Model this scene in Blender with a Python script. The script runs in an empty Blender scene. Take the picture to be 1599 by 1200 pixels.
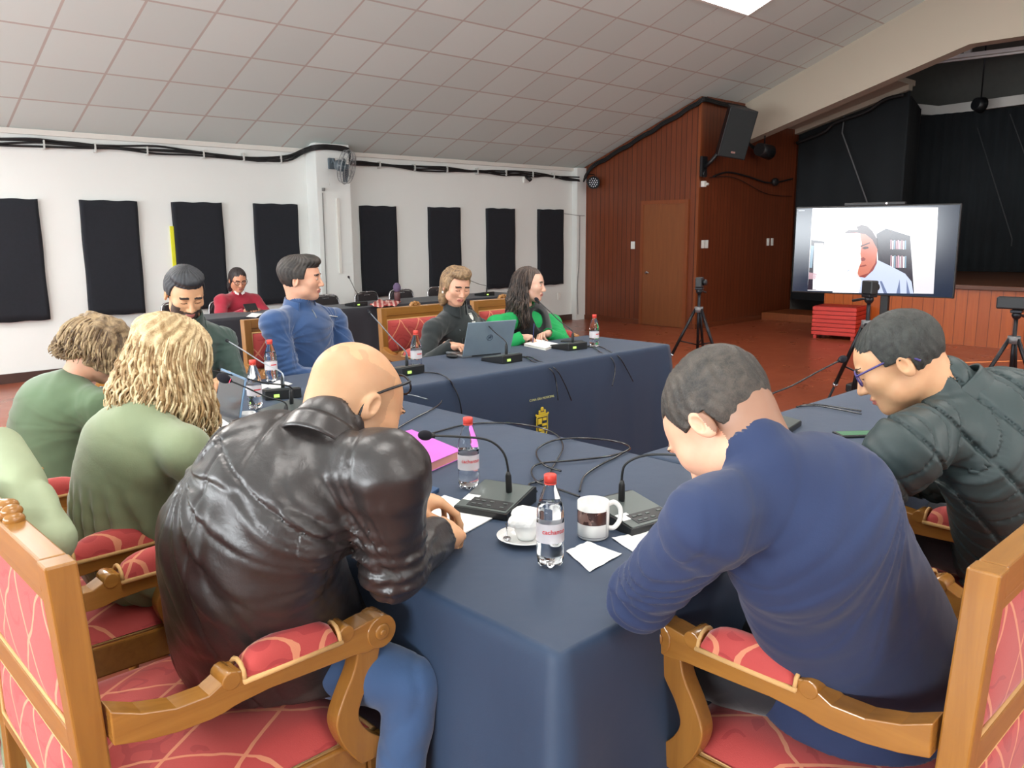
import bpy, bmesh, math, random
import numpy as np
from mathutils import Vector, Matrix, Euler
random.seed(7); RNG = np.random.default_rng(5)
SC = bpy.context.scene
COL = SC.collection
PI = math.pi

# ------------------------------------------------------------------ camera
F_PX, YAW, PITCH, ROLL, CAM_H = 1300.6, 0.7652, 0.1803, -0.0065, 1.5242
def cam_axes():
    f = Vector((math.sin(YAW), math.cos(YAW), 0)); r = Vector((math.cos(YAW), -math.sin(YAW), 0)); u = Vector((0, 0, 1))
    f2 = f*math.cos(PITCH) - u*math.sin(PITCH); u2 = u*math.cos(PITCH) + f*math.sin(PITCH)
    r3 = r*math.cos(ROLL) + u2*math.sin(ROLL); u3 = u2*math.cos(ROLL) - r*math.sin(ROLL)
    return r3, u3, f2
cd = bpy.data.cameras.new('camera'); cam = bpy.data.objects.new('camera', cd); COL.objects.link(cam)
cr, cu, cf = cam_axes()
cam.matrix_world = Matrix(((cr.x, cu.x, -cf.x, 0), (cr.y, cu.y, -cf.y, 0), (cr.z, cu.z, -cf.z, CAM_H), (0, 0, 0, 1)))
cd.sensor_width = 36; cd.lens = F_PX/1599*36; cd.clip_start = 0.05
SC.camera = cam

# ------------------------------------------------------------------ world, exposure, lights
w = bpy.data.worlds.new('world'); SC.world = w; w.use_nodes = True
w.node_tree.nodes['Background'].inputs[0].default_value = (0.75, 0.85, 1, 1)
w.node_tree.nodes['Background'].inputs[1].default_value = 0.3
SC.view_settings.view_transform = 'Standard'; SC.view_settings.look = 'None'
SC.view_settings.exposure = 0.25; SC.view_settings.gamma = 1
SC.view_settings.use_curve_mapping = False
WALL_Y, EAVE, SLOPE, RIDGE_Y = 9.85, 2.595, 0.391, 2.5
def ceil_z(y):
    return EAVE + SLOPE*(WALL_Y - y) if y > RIDGE_Y else EAVE + SLOPE*(WALL_Y - RIDGE_Y) - SLOPE*(RIDGE_Y - y)
def area_light(name, loc, rot, sx, sy, power, col):
    l = bpy.data.lights.new(name, 'AREA'); l.shape = 'RECTANGLE'; l.size = sx; l.size_y = sy; l.energy = power; l.color = col
    o = bpy.data.objects.new(name, l); o.location = loc; o.rotation_euler = rot; COL.objects.link(o); return o
# added area lights standing in for daylight, at assumed windows out of view
# (tilted upwards to brighten the ceiling)
area_light('window_daylight', (-3.85, 6.6, 1.75), (0, -PI/2-math.radians(26), 0), 1.5, 4.2, 440, (0.90, 0.96, 1))
area_light('window_daylight', (-3.85, 0.8, 1.75), (0, -PI/2-math.radians(26), 0), 1.5, 4.2, 440, (0.90, 0.96, 1))
area_light('window_daylight', (3.2, -4.7, 1.75), (PI/2+math.radians(40), 0, 0), 8.0, 1.5, 170, (0.95, 0.97, 1))

# ------------------------------------------------------------------ helpers: tags and objects
def tag(o, label=None, cat=None, group=None, kind=None):
    if label: o['label'] = label
    if cat: o['category'] = cat
    if group: o['group'] = group
    if kind: o['kind'] = kind
    return o
def thing(name, label, cat, loc=(0, 0, 0), rz=0, group=None):
    o = bpy.data.objects.new(name, None); o.empty_display_size = 0.1; COL.objects.link(o)
    o.location = loc; o.rotation_euler = (0, 0, rz); return tag(o, label, cat, group)
def mesh_obj(name, me, mats, parent=None, smooth=False):
    if not isinstance(mats, (list, tuple)): mats = [mats]
    for m in mats: me.materials.append(m)
    o = bpy.data.objects.new(name, me); COL.objects.link(o)
    if parent is not None: o.parent = parent
    if smooth: me.shade_smooth()
    return o
def copy_tree(o, parent=None):
    c = o.copy(); COL.objects.link(c)
    if parent is not None: c.parent = parent
    for ch in list(o.children): copy_tree(ch, c)
    return c

class MB:
    """collects shapes into ONE mesh"""
    def __init__(s): s.v = []; s.f = []; s.mi = []; s.sm = []
    def add(s, vs, fs, mi=0, sm=False):
        b = len(s.v); s.v += [tuple(v) for v in vs]; s.f += [tuple(b+i for i in f) for f in fs]
        s.mi += [mi]*len(fs); s.sm += [sm]*len(fs); return s
    def box(s, x0, x1, y0, y1, z0, z1, mi=0, M=None, bev=0):
        if bev > 0:
            bm = bmesh.new(); bmesh.ops.create_cube(bm, size=1)
            for v in bm.verts: v.co = Vector(((x0+x1)/2+v.co.x*(x1-x0), (y0+y1)/2+v.co.y*(y1-y0), (z0+z1)/2+v.co.z*(z1-z0)))
            bmesh.ops.bevel(bm, geom=bm.edges[:], offset=bev, segments=2, affect='EDGES', profile=.5)
            vs = [v.co.copy() for v in bm.verts]; bm.verts.index_update(); fs = [[v.index for v in f.verts] for f in bm.faces]; bm.free()
        else:
            vs = [Vector(c) for c in ((x0,y0,z0),(x1,y0,z0),(x1,y1,z0),(x0,y1,z0),(x0,y0,z1),(x1,y0,z1),(x1,y1,z1),(x0,y1,z1))]
            fs = [(0,3,2,1),(4,5,6,7),(0,1,5,4),(1,2,6,5),(2,3,7,6),(3,0,4,7)]
        if M is not None: vs = [M @ v for v in vs]
        return s.add(vs, fs, mi, False)
    def tube(s, pts, r, n=8, mi=0, cap=True, closed=False):
        pts = [Vector(p) for p in pts]; m = len(pts)
        rs = r if isinstance(r, (list, tuple)) else [r]*m
        vs = []; prev = None
        for i, p in enumerate(pts):
            if closed: t = pts[(i+1) % m] - pts[i-1]
            else: t = pts[min(i+1, m-1)] - pts[max(i-1, 0)]
            t = t.normalized() if t.length > 1e-9 else Vector((0,0,1))
            if prev is None:
                a = Vector((0,0,1)) if abs(t.z) < .9 else Vector((1,0,0)); u = t.cross(a).normalized()
            else: u = (prev - t*prev.dot(t)).normalized()
            prev = u; v = t.cross(u)
            for k in range(n):
                a = 2*PI*k/n; vs.append(p + (u*math.cos(a) + v*math.sin(a))*rs[i])
        fs = []
        for i in range(m if closed else m-1):
            j = (i+1) % m
            for k in range(n): fs.append((i*n+k, i*n+(k+1) % n, j*n+(k+1) % n, j*n+k))
        s.add(vs, fs, mi, True)
        if cap and not closed:
            b = len(s.v)-len(vs); s.f += [tuple(b+k for k in range(n))[::-1], tuple(b+(m-1)*n+k for k in range(n))]; s.mi += [mi]*2; s.sm += [False]*2
        return s
    def lathe(s, prof, n=24, mi=0, c=(0,0,0), M=None, sm=True):
        vs = []; fs = []
        for (r, z) in prof:
            for k in range(n):
                a = 2*PI*k/n; vs.append(Vector((r*math.cos(a)+c[0], r*math.sin(a)+c[1], z+c[2])))
        for i in range(len(prof)-1):
            for k in range(n): fs.append((i*n+k, i*n+(k+1) % n, (i+1)*n+(k+1) % n, (i+1)*n+k))
        if M is not None: vs = [M @ v for v in vs]
        return s.add(vs, fs, mi, sm)
    def prism(s, poly, a, b, axis='x', mi=0, M=None):
        """polygon in the two other axes extruded from a to b"""
        def mk(p, t):
            return Vector((t, p[0], p[1])) if axis == 'x' else Vector((p[0], t, p[1])) if axis == 'y' else Vector((p[0], p[1], t))
        n = len(poly); vs = [mk(p, a) for p in poly] + [mk(p, b) for p in poly]
        fs = [tuple(range(n)), tuple(range(2*n-1, n-1, -1))] + [(i, i+n, (i+1) % n+n, (i+1) % n) for i in range(n)]
        if M is not None: vs = [M @ v for v in vs]
        return s.add(vs, fs, mi)
    def ball(s, c, r, n=12, mi=0, M=None):
        if not hasattr(r, '__len__'): r = (r, r, r)
        vs = []; fs = []; c = Vector(c)
        for i in range(n+1):
            t = PI*i/n
            for k in range(2*n):
                a = PI*k/n; v = Vector((r[0]*math.sin(t)*math.cos(a), r[1]*math.sin(t)*math.sin(a), r[2]*math.cos(t)))
                vs.append((M @ v if M is not None else v) + c)
        for i in range(n):
            for k in range(2*n): fs.append((i*2*n+k, (i+1)*2*n+k, (i+1)*2*n+(k+1) % (2*n), i*2*n+(k+1) % (2*n)))
        return s.add(vs, fs, mi, True)
    def build(s, name, mats, parent=None, fixn=True, bevel=0):
        me = bpy.data.meshes.new(name); me.from_pydata(s.v, [], s.f); me.validate(clean_customdata=False)
        if len(me.polygons) == len(s.f):
            me.polygons.foreach_set('material_index', s.mi); me.polygons.foreach_set('use_smooth', s.sm)
        if fixn:
            bm = bmesh.new(); bm.from_mesh(me); bmesh.ops.remove_doubles(bm, verts=bm.verts[:], dist=1e-6)
            bmesh.ops.recalc_face_normals(bm, faces=bm.faces[:]); bm.to_mesh(me); bm.free()
        o = mesh_obj(name, me, mats, parent)
        if bevel:
            md = o.modifiers.new('bevel', 'BEVEL'); md.width = bevel; md.segments = 2; md.limit_method = 'ANGLE'
        return o

def bez(pts, n=10):
    """Catmull-Rom through pts"""
    P = [Vector(p) for p in pts]; out = []
    for i in range(len(P)-1):
        p0 = P[max(i-1, 0)]; p1 = P[i]; p2 = P[i+1]; p3 = P[min(i+2, len(P)-1)]
        for k in range(n):
            t = k/n; out.append(.5*((2*p1)+(p2-p0)*t+(2*p0-5*p1+4*p2-p3)*t*t+(3*p1-p0-3*p2+p3)*t**3))
    out.append(P[-1]); return out

# ------------------------------------------------------------------ materials
def lin(c):
    if isinstance(c, str): c = tuple(int(c[i:i+2], 16) for i in (0, 2, 4))
    return tuple((x/255/12.92 if x/255 <= .04045 else ((x/255+.055)/1.055)**2.4) for x in c) + (1,)
class NT:
    def __init__(s, name):
        s.m = bpy.data.materials.new(name); s.m.use_nodes = True; s.t = s.m.node_tree; s.b = s.t.nodes['Principled BSDF']
    def n(s, typ, **kw):
        o = s.t.nodes.new(typ)
        for k, v in kw.items():
            if k == 'inp':
                for a, b in v.items():
                    if hasattr(b, 'is_output') or isinstance(b, bpy.types.NodeSocket): s.t.links.new(b, o.inputs[a])
                    else: o.inputs[a].default_value = b
            else: setattr(o, k, v)
        return o
    def l(s, a, b): s.t.links.new(a, b)
    def math(s, op, a, b=None, c=None):
        o = s.t.nodes.new('ShaderNodeMath'); o.operation = op
        for i, v in enumerate((a, b, c)):
            if v is None: continue
            if isinstance(v, (int, float)): o.inputs[i].default_value = v
            else: s.t.links.new(v, o.inputs[i])
        return o.outputs[0]
    def mix(s, f, a, b):
        o = s.t.nodes.new('ShaderNodeMix'); o.data_type = 'RGBA'
        for i, v in ((0, f), (6, a), (7, b)):
            if isinstance(v, (int, float, tuple)): o.inputs[i].default_value = v
            else: s.t.links.new(v, o.inputs[i])
        return o.outputs[2]
    def obj(s, scale=(1, 1, 1), rot=(0, 0, 0)):
        c = s.n('ShaderNodeTexCoord'); mp = s.n('ShaderNodeMapping'); s.l(c.outputs['Object'], mp.inputs[0])
        mp.inputs['Scale'].default_value = scale; mp.inputs['Rotation'].default_value = rot; return mp.outputs[0]
    def noise(s, vec, scale, detail=3, rough=.55, dist=0):
        o = s.n('ShaderNodeTexNoise'); s.l(vec, o.inputs['Vector']); o.inputs['Scale'].default_value = scale
        o.inputs['Detail'].default_value = detail; o.inputs['Roughness'].default_value = rough; o.inputs['Distortion'].default_value = dist; return o.outputs['Fac']
    def bump(s, h, strength=.3, dist=.01):
        o = s.n('ShaderNodeBump'); s.l(h, o.inputs['Height']); o.inputs['Strength'].default_value = strength; o.inputs['Distance'].default_value = dist
        s.l(o.outputs[0], s.b.inputs['Normal']); return o
    def base(s, c):
        if isinstance(c, tuple): s.b.inputs['Base Color'].default_value = c
        else: s.l(c, s.b.inputs['Base Color'])
    def set(s, **kw):
        for k, v in kw.items():
            k = k.replace('_', ' '); k = {'Specular': 'Specular IOR Level', 'Transmission': 'Transmission Weight', 'Coat': 'Coat Weight', 'Sheen': 'Sheen Weight', 'Subsurface': 'Subsurface Weight'}.get(k, k)
            s.b.inputs[k].default_value = v
        return s
def simple(name, c, rough=.5, metal=0, var=.06, scale=8, bump=0, bscale=60, **kw):
    t = NT(name); v = t.obj(); nz = t.noise(v, scale)
    c = lin(c); dk = tuple(x*(1-var*2) for x in c[:3])+(1,); lt = tuple(min(1, x*(1+var*2)) for x in c[:3])+(1,)
    t.base(t.mix(nz, dk, lt)); t.set(Roughness=rough, Metallic=metal, **kw)
    if bump: t.bump(t.noise(v, bscale, 4), bump, .003)
    return t.m
def wood(name, c1, c2, rough=.35, axis='z', scale=1.0, plank=0, plank_axis='x', gap=.012, coat=0, offset=0):
    """grain runs along axis; optional plank grooves every `plank` metres across plank_axis"""
    t = NT(name); st = {'x': (1, 14, 14), 'y': (14, 1, 14), 'z': (14, 14, 1)}[axis]
    v = t.obj(tuple(k*scale for k in st)); g = t.noise(v, 2.2, 6, .6, .6)
    v2 = t.obj((1, 1, 1)); g2 = t.noise(v2, 1.3, 2)
    col = t.mix(g, lin(c1), lin(c2))
    rampn = t.math('MULTIPLY', g2, .35); col = t.mix(rampn, col, lin(c1))
    if plank:
        sp = t.n('ShaderNodeSeparateXYZ'); t.l(v2, sp.inputs[0]); q = t.math('DIVIDE', sp.outputs['XYZ'.index(plank_axis.upper())], plank)
        if offset: q = t.math('ADD', q, offset)
        fl = t.math('FLOOR', q); wn = t.n('ShaderNodeTexWhiteNoise'); wn.noise_dimensions = '1D'; t.l(fl, wn.inputs['W'])
        col = t.mix(t.math('MULTIPLY', wn.outputs['Value'], .45), col, lin(c1))
        fr = t.math('SUBTRACT', t.math('FRACT', q), .5); fr = t.math('ABSOLUTE', fr)
        gm = t.math('GREATER_THAN', fr, .5-gap/plank/2); dk = tuple(x*.35 for x in lin(c1)[:3])+(1,)
        col = t.mix(t.math('MULTIPLY', gm, .8), col, dk)
        h = t.math('SUBTRACT', t.math('MULTIPLY', g, .15), gm); t.bump(h, .35, .004)
    else: t.bump(g, .12, .002)
    t.base(col); t.set(Roughness=rough, Coat=coat); return t.m

M = {}
M['wall_white'] = simple('wall_white', (224, 227, 224), .8, var=.02, scale=1.2, bump=.05, bscale=40)
M['fascia'] = simple('fascia_cream', (178, 168, 152), .8, var=.02, scale=1)
M['cream_trim'] = simple('cream_trim', (214, 212, 205), .6, var=.02)
M['black_cloth'] = simple('black_acoustic_cloth', (26, 29, 36), .95, var=.12, scale=30, bump=.3, bscale=300)
M['stage_curtain'] = simple('stage_curtain', (27, 32, 36), .95, var=.15, scale=2)
M['black_plastic'] = simple('black_plastic', (22, 23, 26), .45)
M['black_rubber'] = simple('black_rubber', (16, 16, 18), .6)
M['dark_metal'] = simple('dark_metal', (40, 40, 44), .35, .7)
M['chrome'] = simple('chrome', (200, 200, 205), .18, 1)
M['white_plastic'] = simple('white_plastic', (225, 225, 220), .4, var=.02)
M['paper'] = simple('paper_white', (238, 238, 236), .8, var=.01)
M['china'] = simple('white_china', (236, 236, 234), .15, var=.01, Coat=.4)
M['wood_wall'] = wood('wood_wall_panelling', (92, 44, 24), (142, 74, 42), .38, 'z', 1, .095, 'y', .010)
M['wood_niche'] = wood('wood_niche_panelling', (84, 38, 20), (136, 68, 38), .4, 'z', 1, .095, 'x', .010)
M['wood_stage'] = wood('wood_stage_front', (148, 66, 16), (202, 104, 32), .35, 'z', 1, .14, 'y', .008)
M['wood_door'] = wood('wood_door', (112, 62, 32), (146, 88, 48), .4, 'z', .7)
M['wood_trim'] = wood('wood_trim', (110, 55, 26), (150, 82, 44), .35, 'z')
M['stage_boards'] = wood('stage_boards', (70, 40, 24), (100, 62, 40), .5, 'y')
M['chair_wood'] = wood('chair_wood', (122, 78, 32), (178, 124, 56), .28, 'z', 1.2, coat=.3)
M['skirting'] = simple('dark_skirting', (70, 48, 42), .5)
# ------------------------------------------------------------------ room shell
def floor_mat():
    t = NT('floor_boards'); v = t.obj(); sp = t.n('ShaderNodeSeparateXYZ'); t.l(v, sp.inputs[0])
    q = t.math('DIVIDE', sp.outputs['Y'], .075); fl = t.math('FLOOR', q)
    w1 = t.n('ShaderNodeTexWhiteNoise'); w1.noise_dimensions = '1D'; t.l(fl, w1.inputs['W'])
    # board ends
    q2 = t.math('ADD', t.math('DIVIDE', sp.outputs['X'], 1.8), t.math('MULTIPLY', w1.outputs['Value'], 7)); fl2 = t.math('FLOOR', q2)
    cb = t.n('ShaderNodeCombineXYZ'); t.l(fl, cb.inputs[0]); t.l(fl2, cb.inputs[1])
    w2 = t.n('ShaderNodeTexWhiteNoise'); w2.noise_dimensions = '2D'; t.l(cb.outputs[0], w2.inputs['Vector'])
    g = t.noise(t.obj((1.2, 16, 1)), 2.5, 5, .6, .4)
    col = t.mix(g, lin((122, 56, 36)), lin((164, 86, 56)))
    col = t.mix(t.math('MULTIPLY', w2.outputs['Value'], .5), col, lin((136, 66, 44)))
    a = t.math('GREATER_THAN', t.math('ABSOLUTE', t.math('SUBTRACT', t.math('FRACT', q), .5)), .482)
    b = t.math('GREATER_THAN', t.math('ABSOLUTE', t.math('SUBTRACT', t.math('FRACT', q2), .5)), .4995)
    gm = t.math('MAXIMUM', a, b); col = t.mix(t.math('MULTIPLY', gm, .35), col, lin((60, 26, 16)))
    t.base(col); ro = t.math('ADD', t.math('MULTIPLY', t.noise(v, 3, 3), .2), .2); t.l(ro, t.b.inputs['Roughness'])
    t.bump(t.math('SUBTRACT', t.math('MULTIPLY', g, .1), gm), .15, .002); t.set(Coat=.15); return t.m
M['floor'] = floor_mat()
def ceil_mat():
    t = NT('ceiling_tiles'); v = t.obj(); sp = t.n('ShaderNodeSeparateXYZ'); t.l(v, sp.inputs[0])
    def ln(s, off, per, wd):
        q = t.math('DIVIDE', t.math('SUBTRACT', s, off), per); d = t.math('MULTIPLY', t.math('SUBTRACT', .5, t.math('ABSOLUTE', t.math('SUBTRACT', t.math('FRACT', q), .5))), per)
        return t.math('LESS_THAN', d, wd), q
    a, qa = ln(sp.outputs['X'], 2.398, .61, .012); b, qb = ln(sp.outputs['Y'], WALL_Y, .568, .011)
    cb = t.n('ShaderNodeCombineXYZ'); t.l(t.math('FLOOR', qa), cb.inputs[0]); t.l(t.math('FLOOR', qb), cb.inputs[1])
    w2 = t.n('ShaderNodeTexWhiteNoise'); w2.noise_dimensions = '2D'; t.l(cb.outputs[0], w2.inputs['Vector'])
    col = t.mix(w2.outputs['Value'], lin((202, 214, 211)), lin((211, 223, 220)))
    g = t.math('MAXIMUM', a, b); col = t.mix(g, col, lin((186, 180, 174)))
    t.base(col); t.set(Roughness=.9); sp2 = t.noise(v, 160, 2)
    t.bump(t.math('ADD', t.math('MULTIPLY', g, -1), t.math('MULTIPLY', sp2, .25)), .3, .004); return t.m
M['ceiling'] = ceil_mat()
def struct(name, mb, m, **kw):
    o = mb.build(name, m, **kw); o['kind'] = 'structure'; return o
X_W, Y_S, Y_N, X_E, X_P = -4.0, -4.85, WALL_Y, 11.15, 12.39
struct('floor', MB().box(X_W-.2, 18.4, Y_S-.2, Y_N+.2, -.1, 0), M['floor'])
cz = [(Y_N+.2, ceil_z(Y_N+.2)), (RIDGE_Y, ceil_z(RIDGE_Y)), (Y_S-.2, ceil_z(Y_S-.2))]
struct('ceiling', MB().prism(cz + [(y, z+.12) for y, z in cz[::-1]], X_W-.2, X_P+.2, 'x'), M['ceiling'])
struct('wall_back', MB().box(X_W-.2, X_E+.3, Y_N, Y_N+.2, 0, 2.62), M['wall_white'])
gable = lambda: [(Y_S, 0), (Y_N, 0), (Y_N, ceil_z(Y_N)), (RIDGE_Y, ceil_z(RIDGE_Y)), (Y_S, ceil_z(Y_S))]
struct('wall_left', MB().prism(gable(), X_W-.2, X_W, 'x'), M['wall_white'])
struct('wall_front', MB().box(X_W, X_P, Y_S-.2, Y_S, 0, ceil_z(Y_S)+.05), M['wall_white'])
# panelled corner room of reddish wood
YB = 7.45
struct('wall_right', MB().prism([(YB, 0), (Y_N, 0), (Y_N, ceil_z(Y_N)-.01), (YB, ceil_z(YB)-.01)], X_E, X_E+.15, 'x'), M['wood_wall'])
struct('wall_niche', MB().box(X_E+.15, 14.2, YB, YB+.15, 0, 3.62), M['wood_niche'])
struct('trim_1', MB().box(X_E-.012, X_E+.03, YB-.012, YB+.03, 0, ceil_z(YB)-.03), M['wood_trim'])
# proscenium beam
pb = [(Y_N+.1, 2.0), (YB, 2.93), (4.16, 3.925), (0.84, 3.925), (-2.45, 2.93), (-2.45, 0), (Y_S, 0), (Y_S, ceil_z(Y_S)), (RIDGE_Y, ceil_z(RIDGE_Y)), (Y_N+.1, ceil_z(Y_N+.1))]
pb[0] = (YB, 2.93); pb[1] = (YB-.001, 2.931); pb[-1] = (YB, ceil_z(YB))
struct('wall_proscenium', MB().prism(pb, X_P, X_P+.25, 'x'), M['fascia'])
# stage block
struct('trim_2', MB().box(12.0, 12.06, -2.4, 5.75, 0, .74), M['wood_stage'])
struct('trim_3', MB().box(11.96, 12.14, -2.4, 5.75, .74, .80, bev=.008), wood('stage_edge', (70, 36, 20), (110, 62, 36), .4, 'y'))
struct('floor_stage', MB().box(12.14, 18.2, -2.4, 5.69, .70, .785).box(14.2, 18.2, 5.69, 7.45, .70, .785), M['stage_boards'])
struct('wall_stage_back', MB().box(18.0, 18.2, -2.6, 7.6, 0, 5.3), simple('stage_grey_wall', (112, 110, 104), .9))
struct('wall_stage_side', MB().box(12.6, 18.0, -2.6, -2.4, 0, 5.3), simple('stage_grey_wall_side', (100, 98, 94), .9))
struct('wall_stage_left', MB().box(14.2, 18.0, 7.45, 7.6, 0, 5.3), simple('stage_grey_wall_left', (100, 98, 94), .9))
struct('ceiling_stage', MB().box(12.64, 18.2, -2.6, 7.6, 5.2, 5.35), simple('stage_grey_ceiling', (120, 112, 100), .9))
# sloping soffit over the wing, with its pale strip, and steps beside the stage
struct('trim_4', MB().prism([(7.45, 3.18), (5.56, 3.70), (5.56, 3.78), (7.45, 3.26)], 14.05, 14.2, 'x'), M['fascia'])
struct('trim_5', MB().prism([(7.45, 3.26), (5.56, 3.78), (5.56, 3.86), (7.45, 3.34)], 12.64, 14.3, 'x'), M['fascia'])
struct('trim_6', MB().box(13.15, 14.05, 5.78, 7.42, 0, .13, bev=.005), M['wood_trim'])
struct('trim_11', MB().box(12.06, 14.05, 5.69, 5.75, 0, .74), M['wood_niche'])
struct('baseboard_back', MB().box(X_W, X_E, Y_N-.02, Y_N, 0, .10), M['skirting'])
struct('baseboard_right', MB().box(X_E-.02, X_E, YB, Y_N, 0, .08), wood('skirting_wood', (90, 42, 22), (120, 62, 34), .4, 'y'))
struct('baseboard_niche', MB().box(X_E, 14.2, YB-.02, YB, 0, .08), wood('skirting_wood_x', (90, 42, 22), (120, 62, 34), .4, 'x'))
struct('trim_7', MB().box(X_W, X_E, Y_N-.035, Y_N, 2.545, 2.60), M['cream_trim'])
# pillar on the white wall, and the corner pilaster
struct('trim_8', MB().box(5.78, 6.28, Y_N-.26, Y_N, 0, 2.66, bev=.004), M['wall_white'])
struct('trim_9', MB().box(10.92, X_E, Y_N-.12, Y_N, 0, 2.6), M['wall_white'])
# door in the panelled wall
struct('door_1', MB().box(X_E-.03, X_E, 7.66, 8.46, .01, 1.95), M['wood_door'])
d1 = bpy.data.objects['door_1']
MB().tube([(X_E-.03, 8.38, .86), (X_E-.07, 8.38, .86), (X_E-.075, 8.30, .86)], .011, 8).lathe([(0, 0), (.026, 0), (.026, .008), (0, .008)], 16, M=Matrix.Translation((X_E-.03, 8.38, .86)) @ Matrix.Rotation(-PI/2, 4, 'Y')).build('door_handle', M['chrome'], d1)
struct('trim_10', MB().box(X_E-.04, X_E, 7.60, 7.66, 0, 2.01).box(X_E-.04, X_E, 8.46, 8.52, 0, 2.01).box(X_E-.04, X_E, 7.66, 8.46, 1.95, 2.01), M['wood_trim'])
# window frames behind the camera and on the left, added unseen round the area lights
for i, (x0, x1, y0, y1) in enumerate([(X_W, X_W+.03, 4.5, 8.7), (X_W, X_W+.03, -1.3, 2.9), (-.8, 7.2, Y_S, Y_S+.03)]):
    mb = MB(); vert = x1-x0 < .1
    gm = simple('window_glow_glass', (225, 232, 240), .2)
    if vert:
        mb.box(x0, x1, y0-.06, y0, .94, 2.56).box(x0, x1, y1, y1+.06, .94, 2.56).box(x0, x1, y0, y1, .94, 1.0).box(x0, x1, y0, y1, 2.5, 2.56)
    else:
        mb.box(x0-.06, x0, y0, y1, .94, 2.3).box(x1, x1+.06, y0, y1, .94, 2.3).box(x0, x1, y0, y1, .94, 1.0).box(x0, x1, y0, y1, 2.24, 2.3)
    struct('window_%d' % (i+1), mb, M['white_plastic'])

# recessed ceiling light panels, flush with the tiles
def light_mat():
    t = NT('light_diffuser'); t.base((1, 1, 1, 1)); t.b.inputs['Emission Color'].default_value = (1, .97, .92, 1); t.b.inputs['Emission Strength'].default_value = 13
    return t.m
M['diffuser'] = light_mat()
def ceiling_light(x, k, label):
    y1 = WALL_Y - .568*k; y0 = y1 - .568*2
    z1 = ceil_z(y1); ang = -math.atan(SLOPE) if y0 >= RIDGE_Y-.01 else math.atan(SLOPE)
    yc = (y0+y1)/2
    t = thing('ceiling_light', label, 'ceiling light', (x+.61, yc, ceil_z(yc)), 0, 'square light panels in the sloping ceiling'); t.rotation_euler = (ang, 0, 0)
    hh = .61
    MB().box(-.61, .61, -hh, -hh+.03, -.02, 0).box(-.61, .61, hh-.03, hh, -.02, 0).box(-.61, -.58, -hh+.03, hh-.03, -.02, 0).box(.58, .61, -hh+.03, hh-.03, -.02, 0).build('frame', M['white_plastic'], t)
    MB().box(-.58, .58, -hh+.03, hh-.03, -.014, -.002).build('diffuser', M['diffuser'], t)
    return t
ceiling_light(2.398+.61*10, 7, 'bright square light panel in the tiled ceiling, cut by the top edge')
ceiling_light(2.398-.61*3.0, 3, 'bright light panel in the tiled ceiling by the left edge')
for i, (kx, ky) in enumerate([(3.5-.5, 9), (-4, 9), (-4, 3), (10, 15), (3, 15), (-4, 15), (3, 21), (10, 21), (-4, 21)]):  # unseen panels added only to light the hall
    ceiling_light(2.398+.61*kx, ky, 'square ceiling light panel outside the photo frame')
# ------------------------------------------------------------------ things on the walls
G = 'black acoustic panels on the white wall'
pan = [(2.0, 'black acoustic panel on the white wall, cut by the left edge of the photo'),
       (3.0, 'black acoustic panel above the curly-haired woman in green, second from the left'),
       (4.0, 'black acoustic panel with a yellow strip along its left side, behind the bearded man'),
       (5.01, 'black acoustic panel on the wall between the woman in red and man in fleece'),
       (6.57, 'black acoustic panel on the wall just right of the white pillar'),
       (7.76, 'black acoustic panel on the wall above the woman in the dark jacket'),
       (8.91, 'black acoustic panel on the wall, between the two seated women'),
       (10.06, 'rightmost black acoustic panel on the white wall, with a wire at its top corner')]
for i, (x, lb) in enumerate(pan):
    bm = bmesh.new(); bmesh.ops.create_cube(bm, size=1)
    for v in bm.verts: v.co = Vector((v.co.x*.595, v.co.y*.05, v.co.z*1.255))
    bmesh.ops.subdivide_edges(bm, edges=bm.edges[:], cuts=14, use_grid_fill=True)
    for v in bm.verts:
        s = i*3.1
        if abs(v.co.z) > .6: v.co.z += .004*math.sin(v.co.x*23+s)
        if abs(v.co.x) > .29: v.co.x += .003*math.sin(v.co.z*9+s)
        if v.co.y < -.02 and abs(v.co.x) < .28 and abs(v.co.z) < .6: v.co.y -= .006*math.sin(v.co.x*7+s)*math.sin(v.co.z*5+s)-.002
    me = bpy.data.meshes.new('acoustic_panel'); bm.to_mesh(me); bm.free()
    o = mesh_obj('acoustic_panel', me, M['black_cloth'], None, True); o.location = (x+.298, WALL_Y-.028, 1.268)
    o.rotation_euler = (0, [0, .004, -.003, .002, .003, -.004, .002, -.006][i], 0)
    tag(o, lb, 'acoustic panel', G)
tag(MB().box(3.962, 4.0, WALL_Y-.02, WALL_Y, .62, 1.62).build('yellow_strip', simple('yellow_tape', (216, 214, 40), .6)), 'narrow bright yellow strip showing at the left edge of a black acoustic panel', 'strip')

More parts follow.
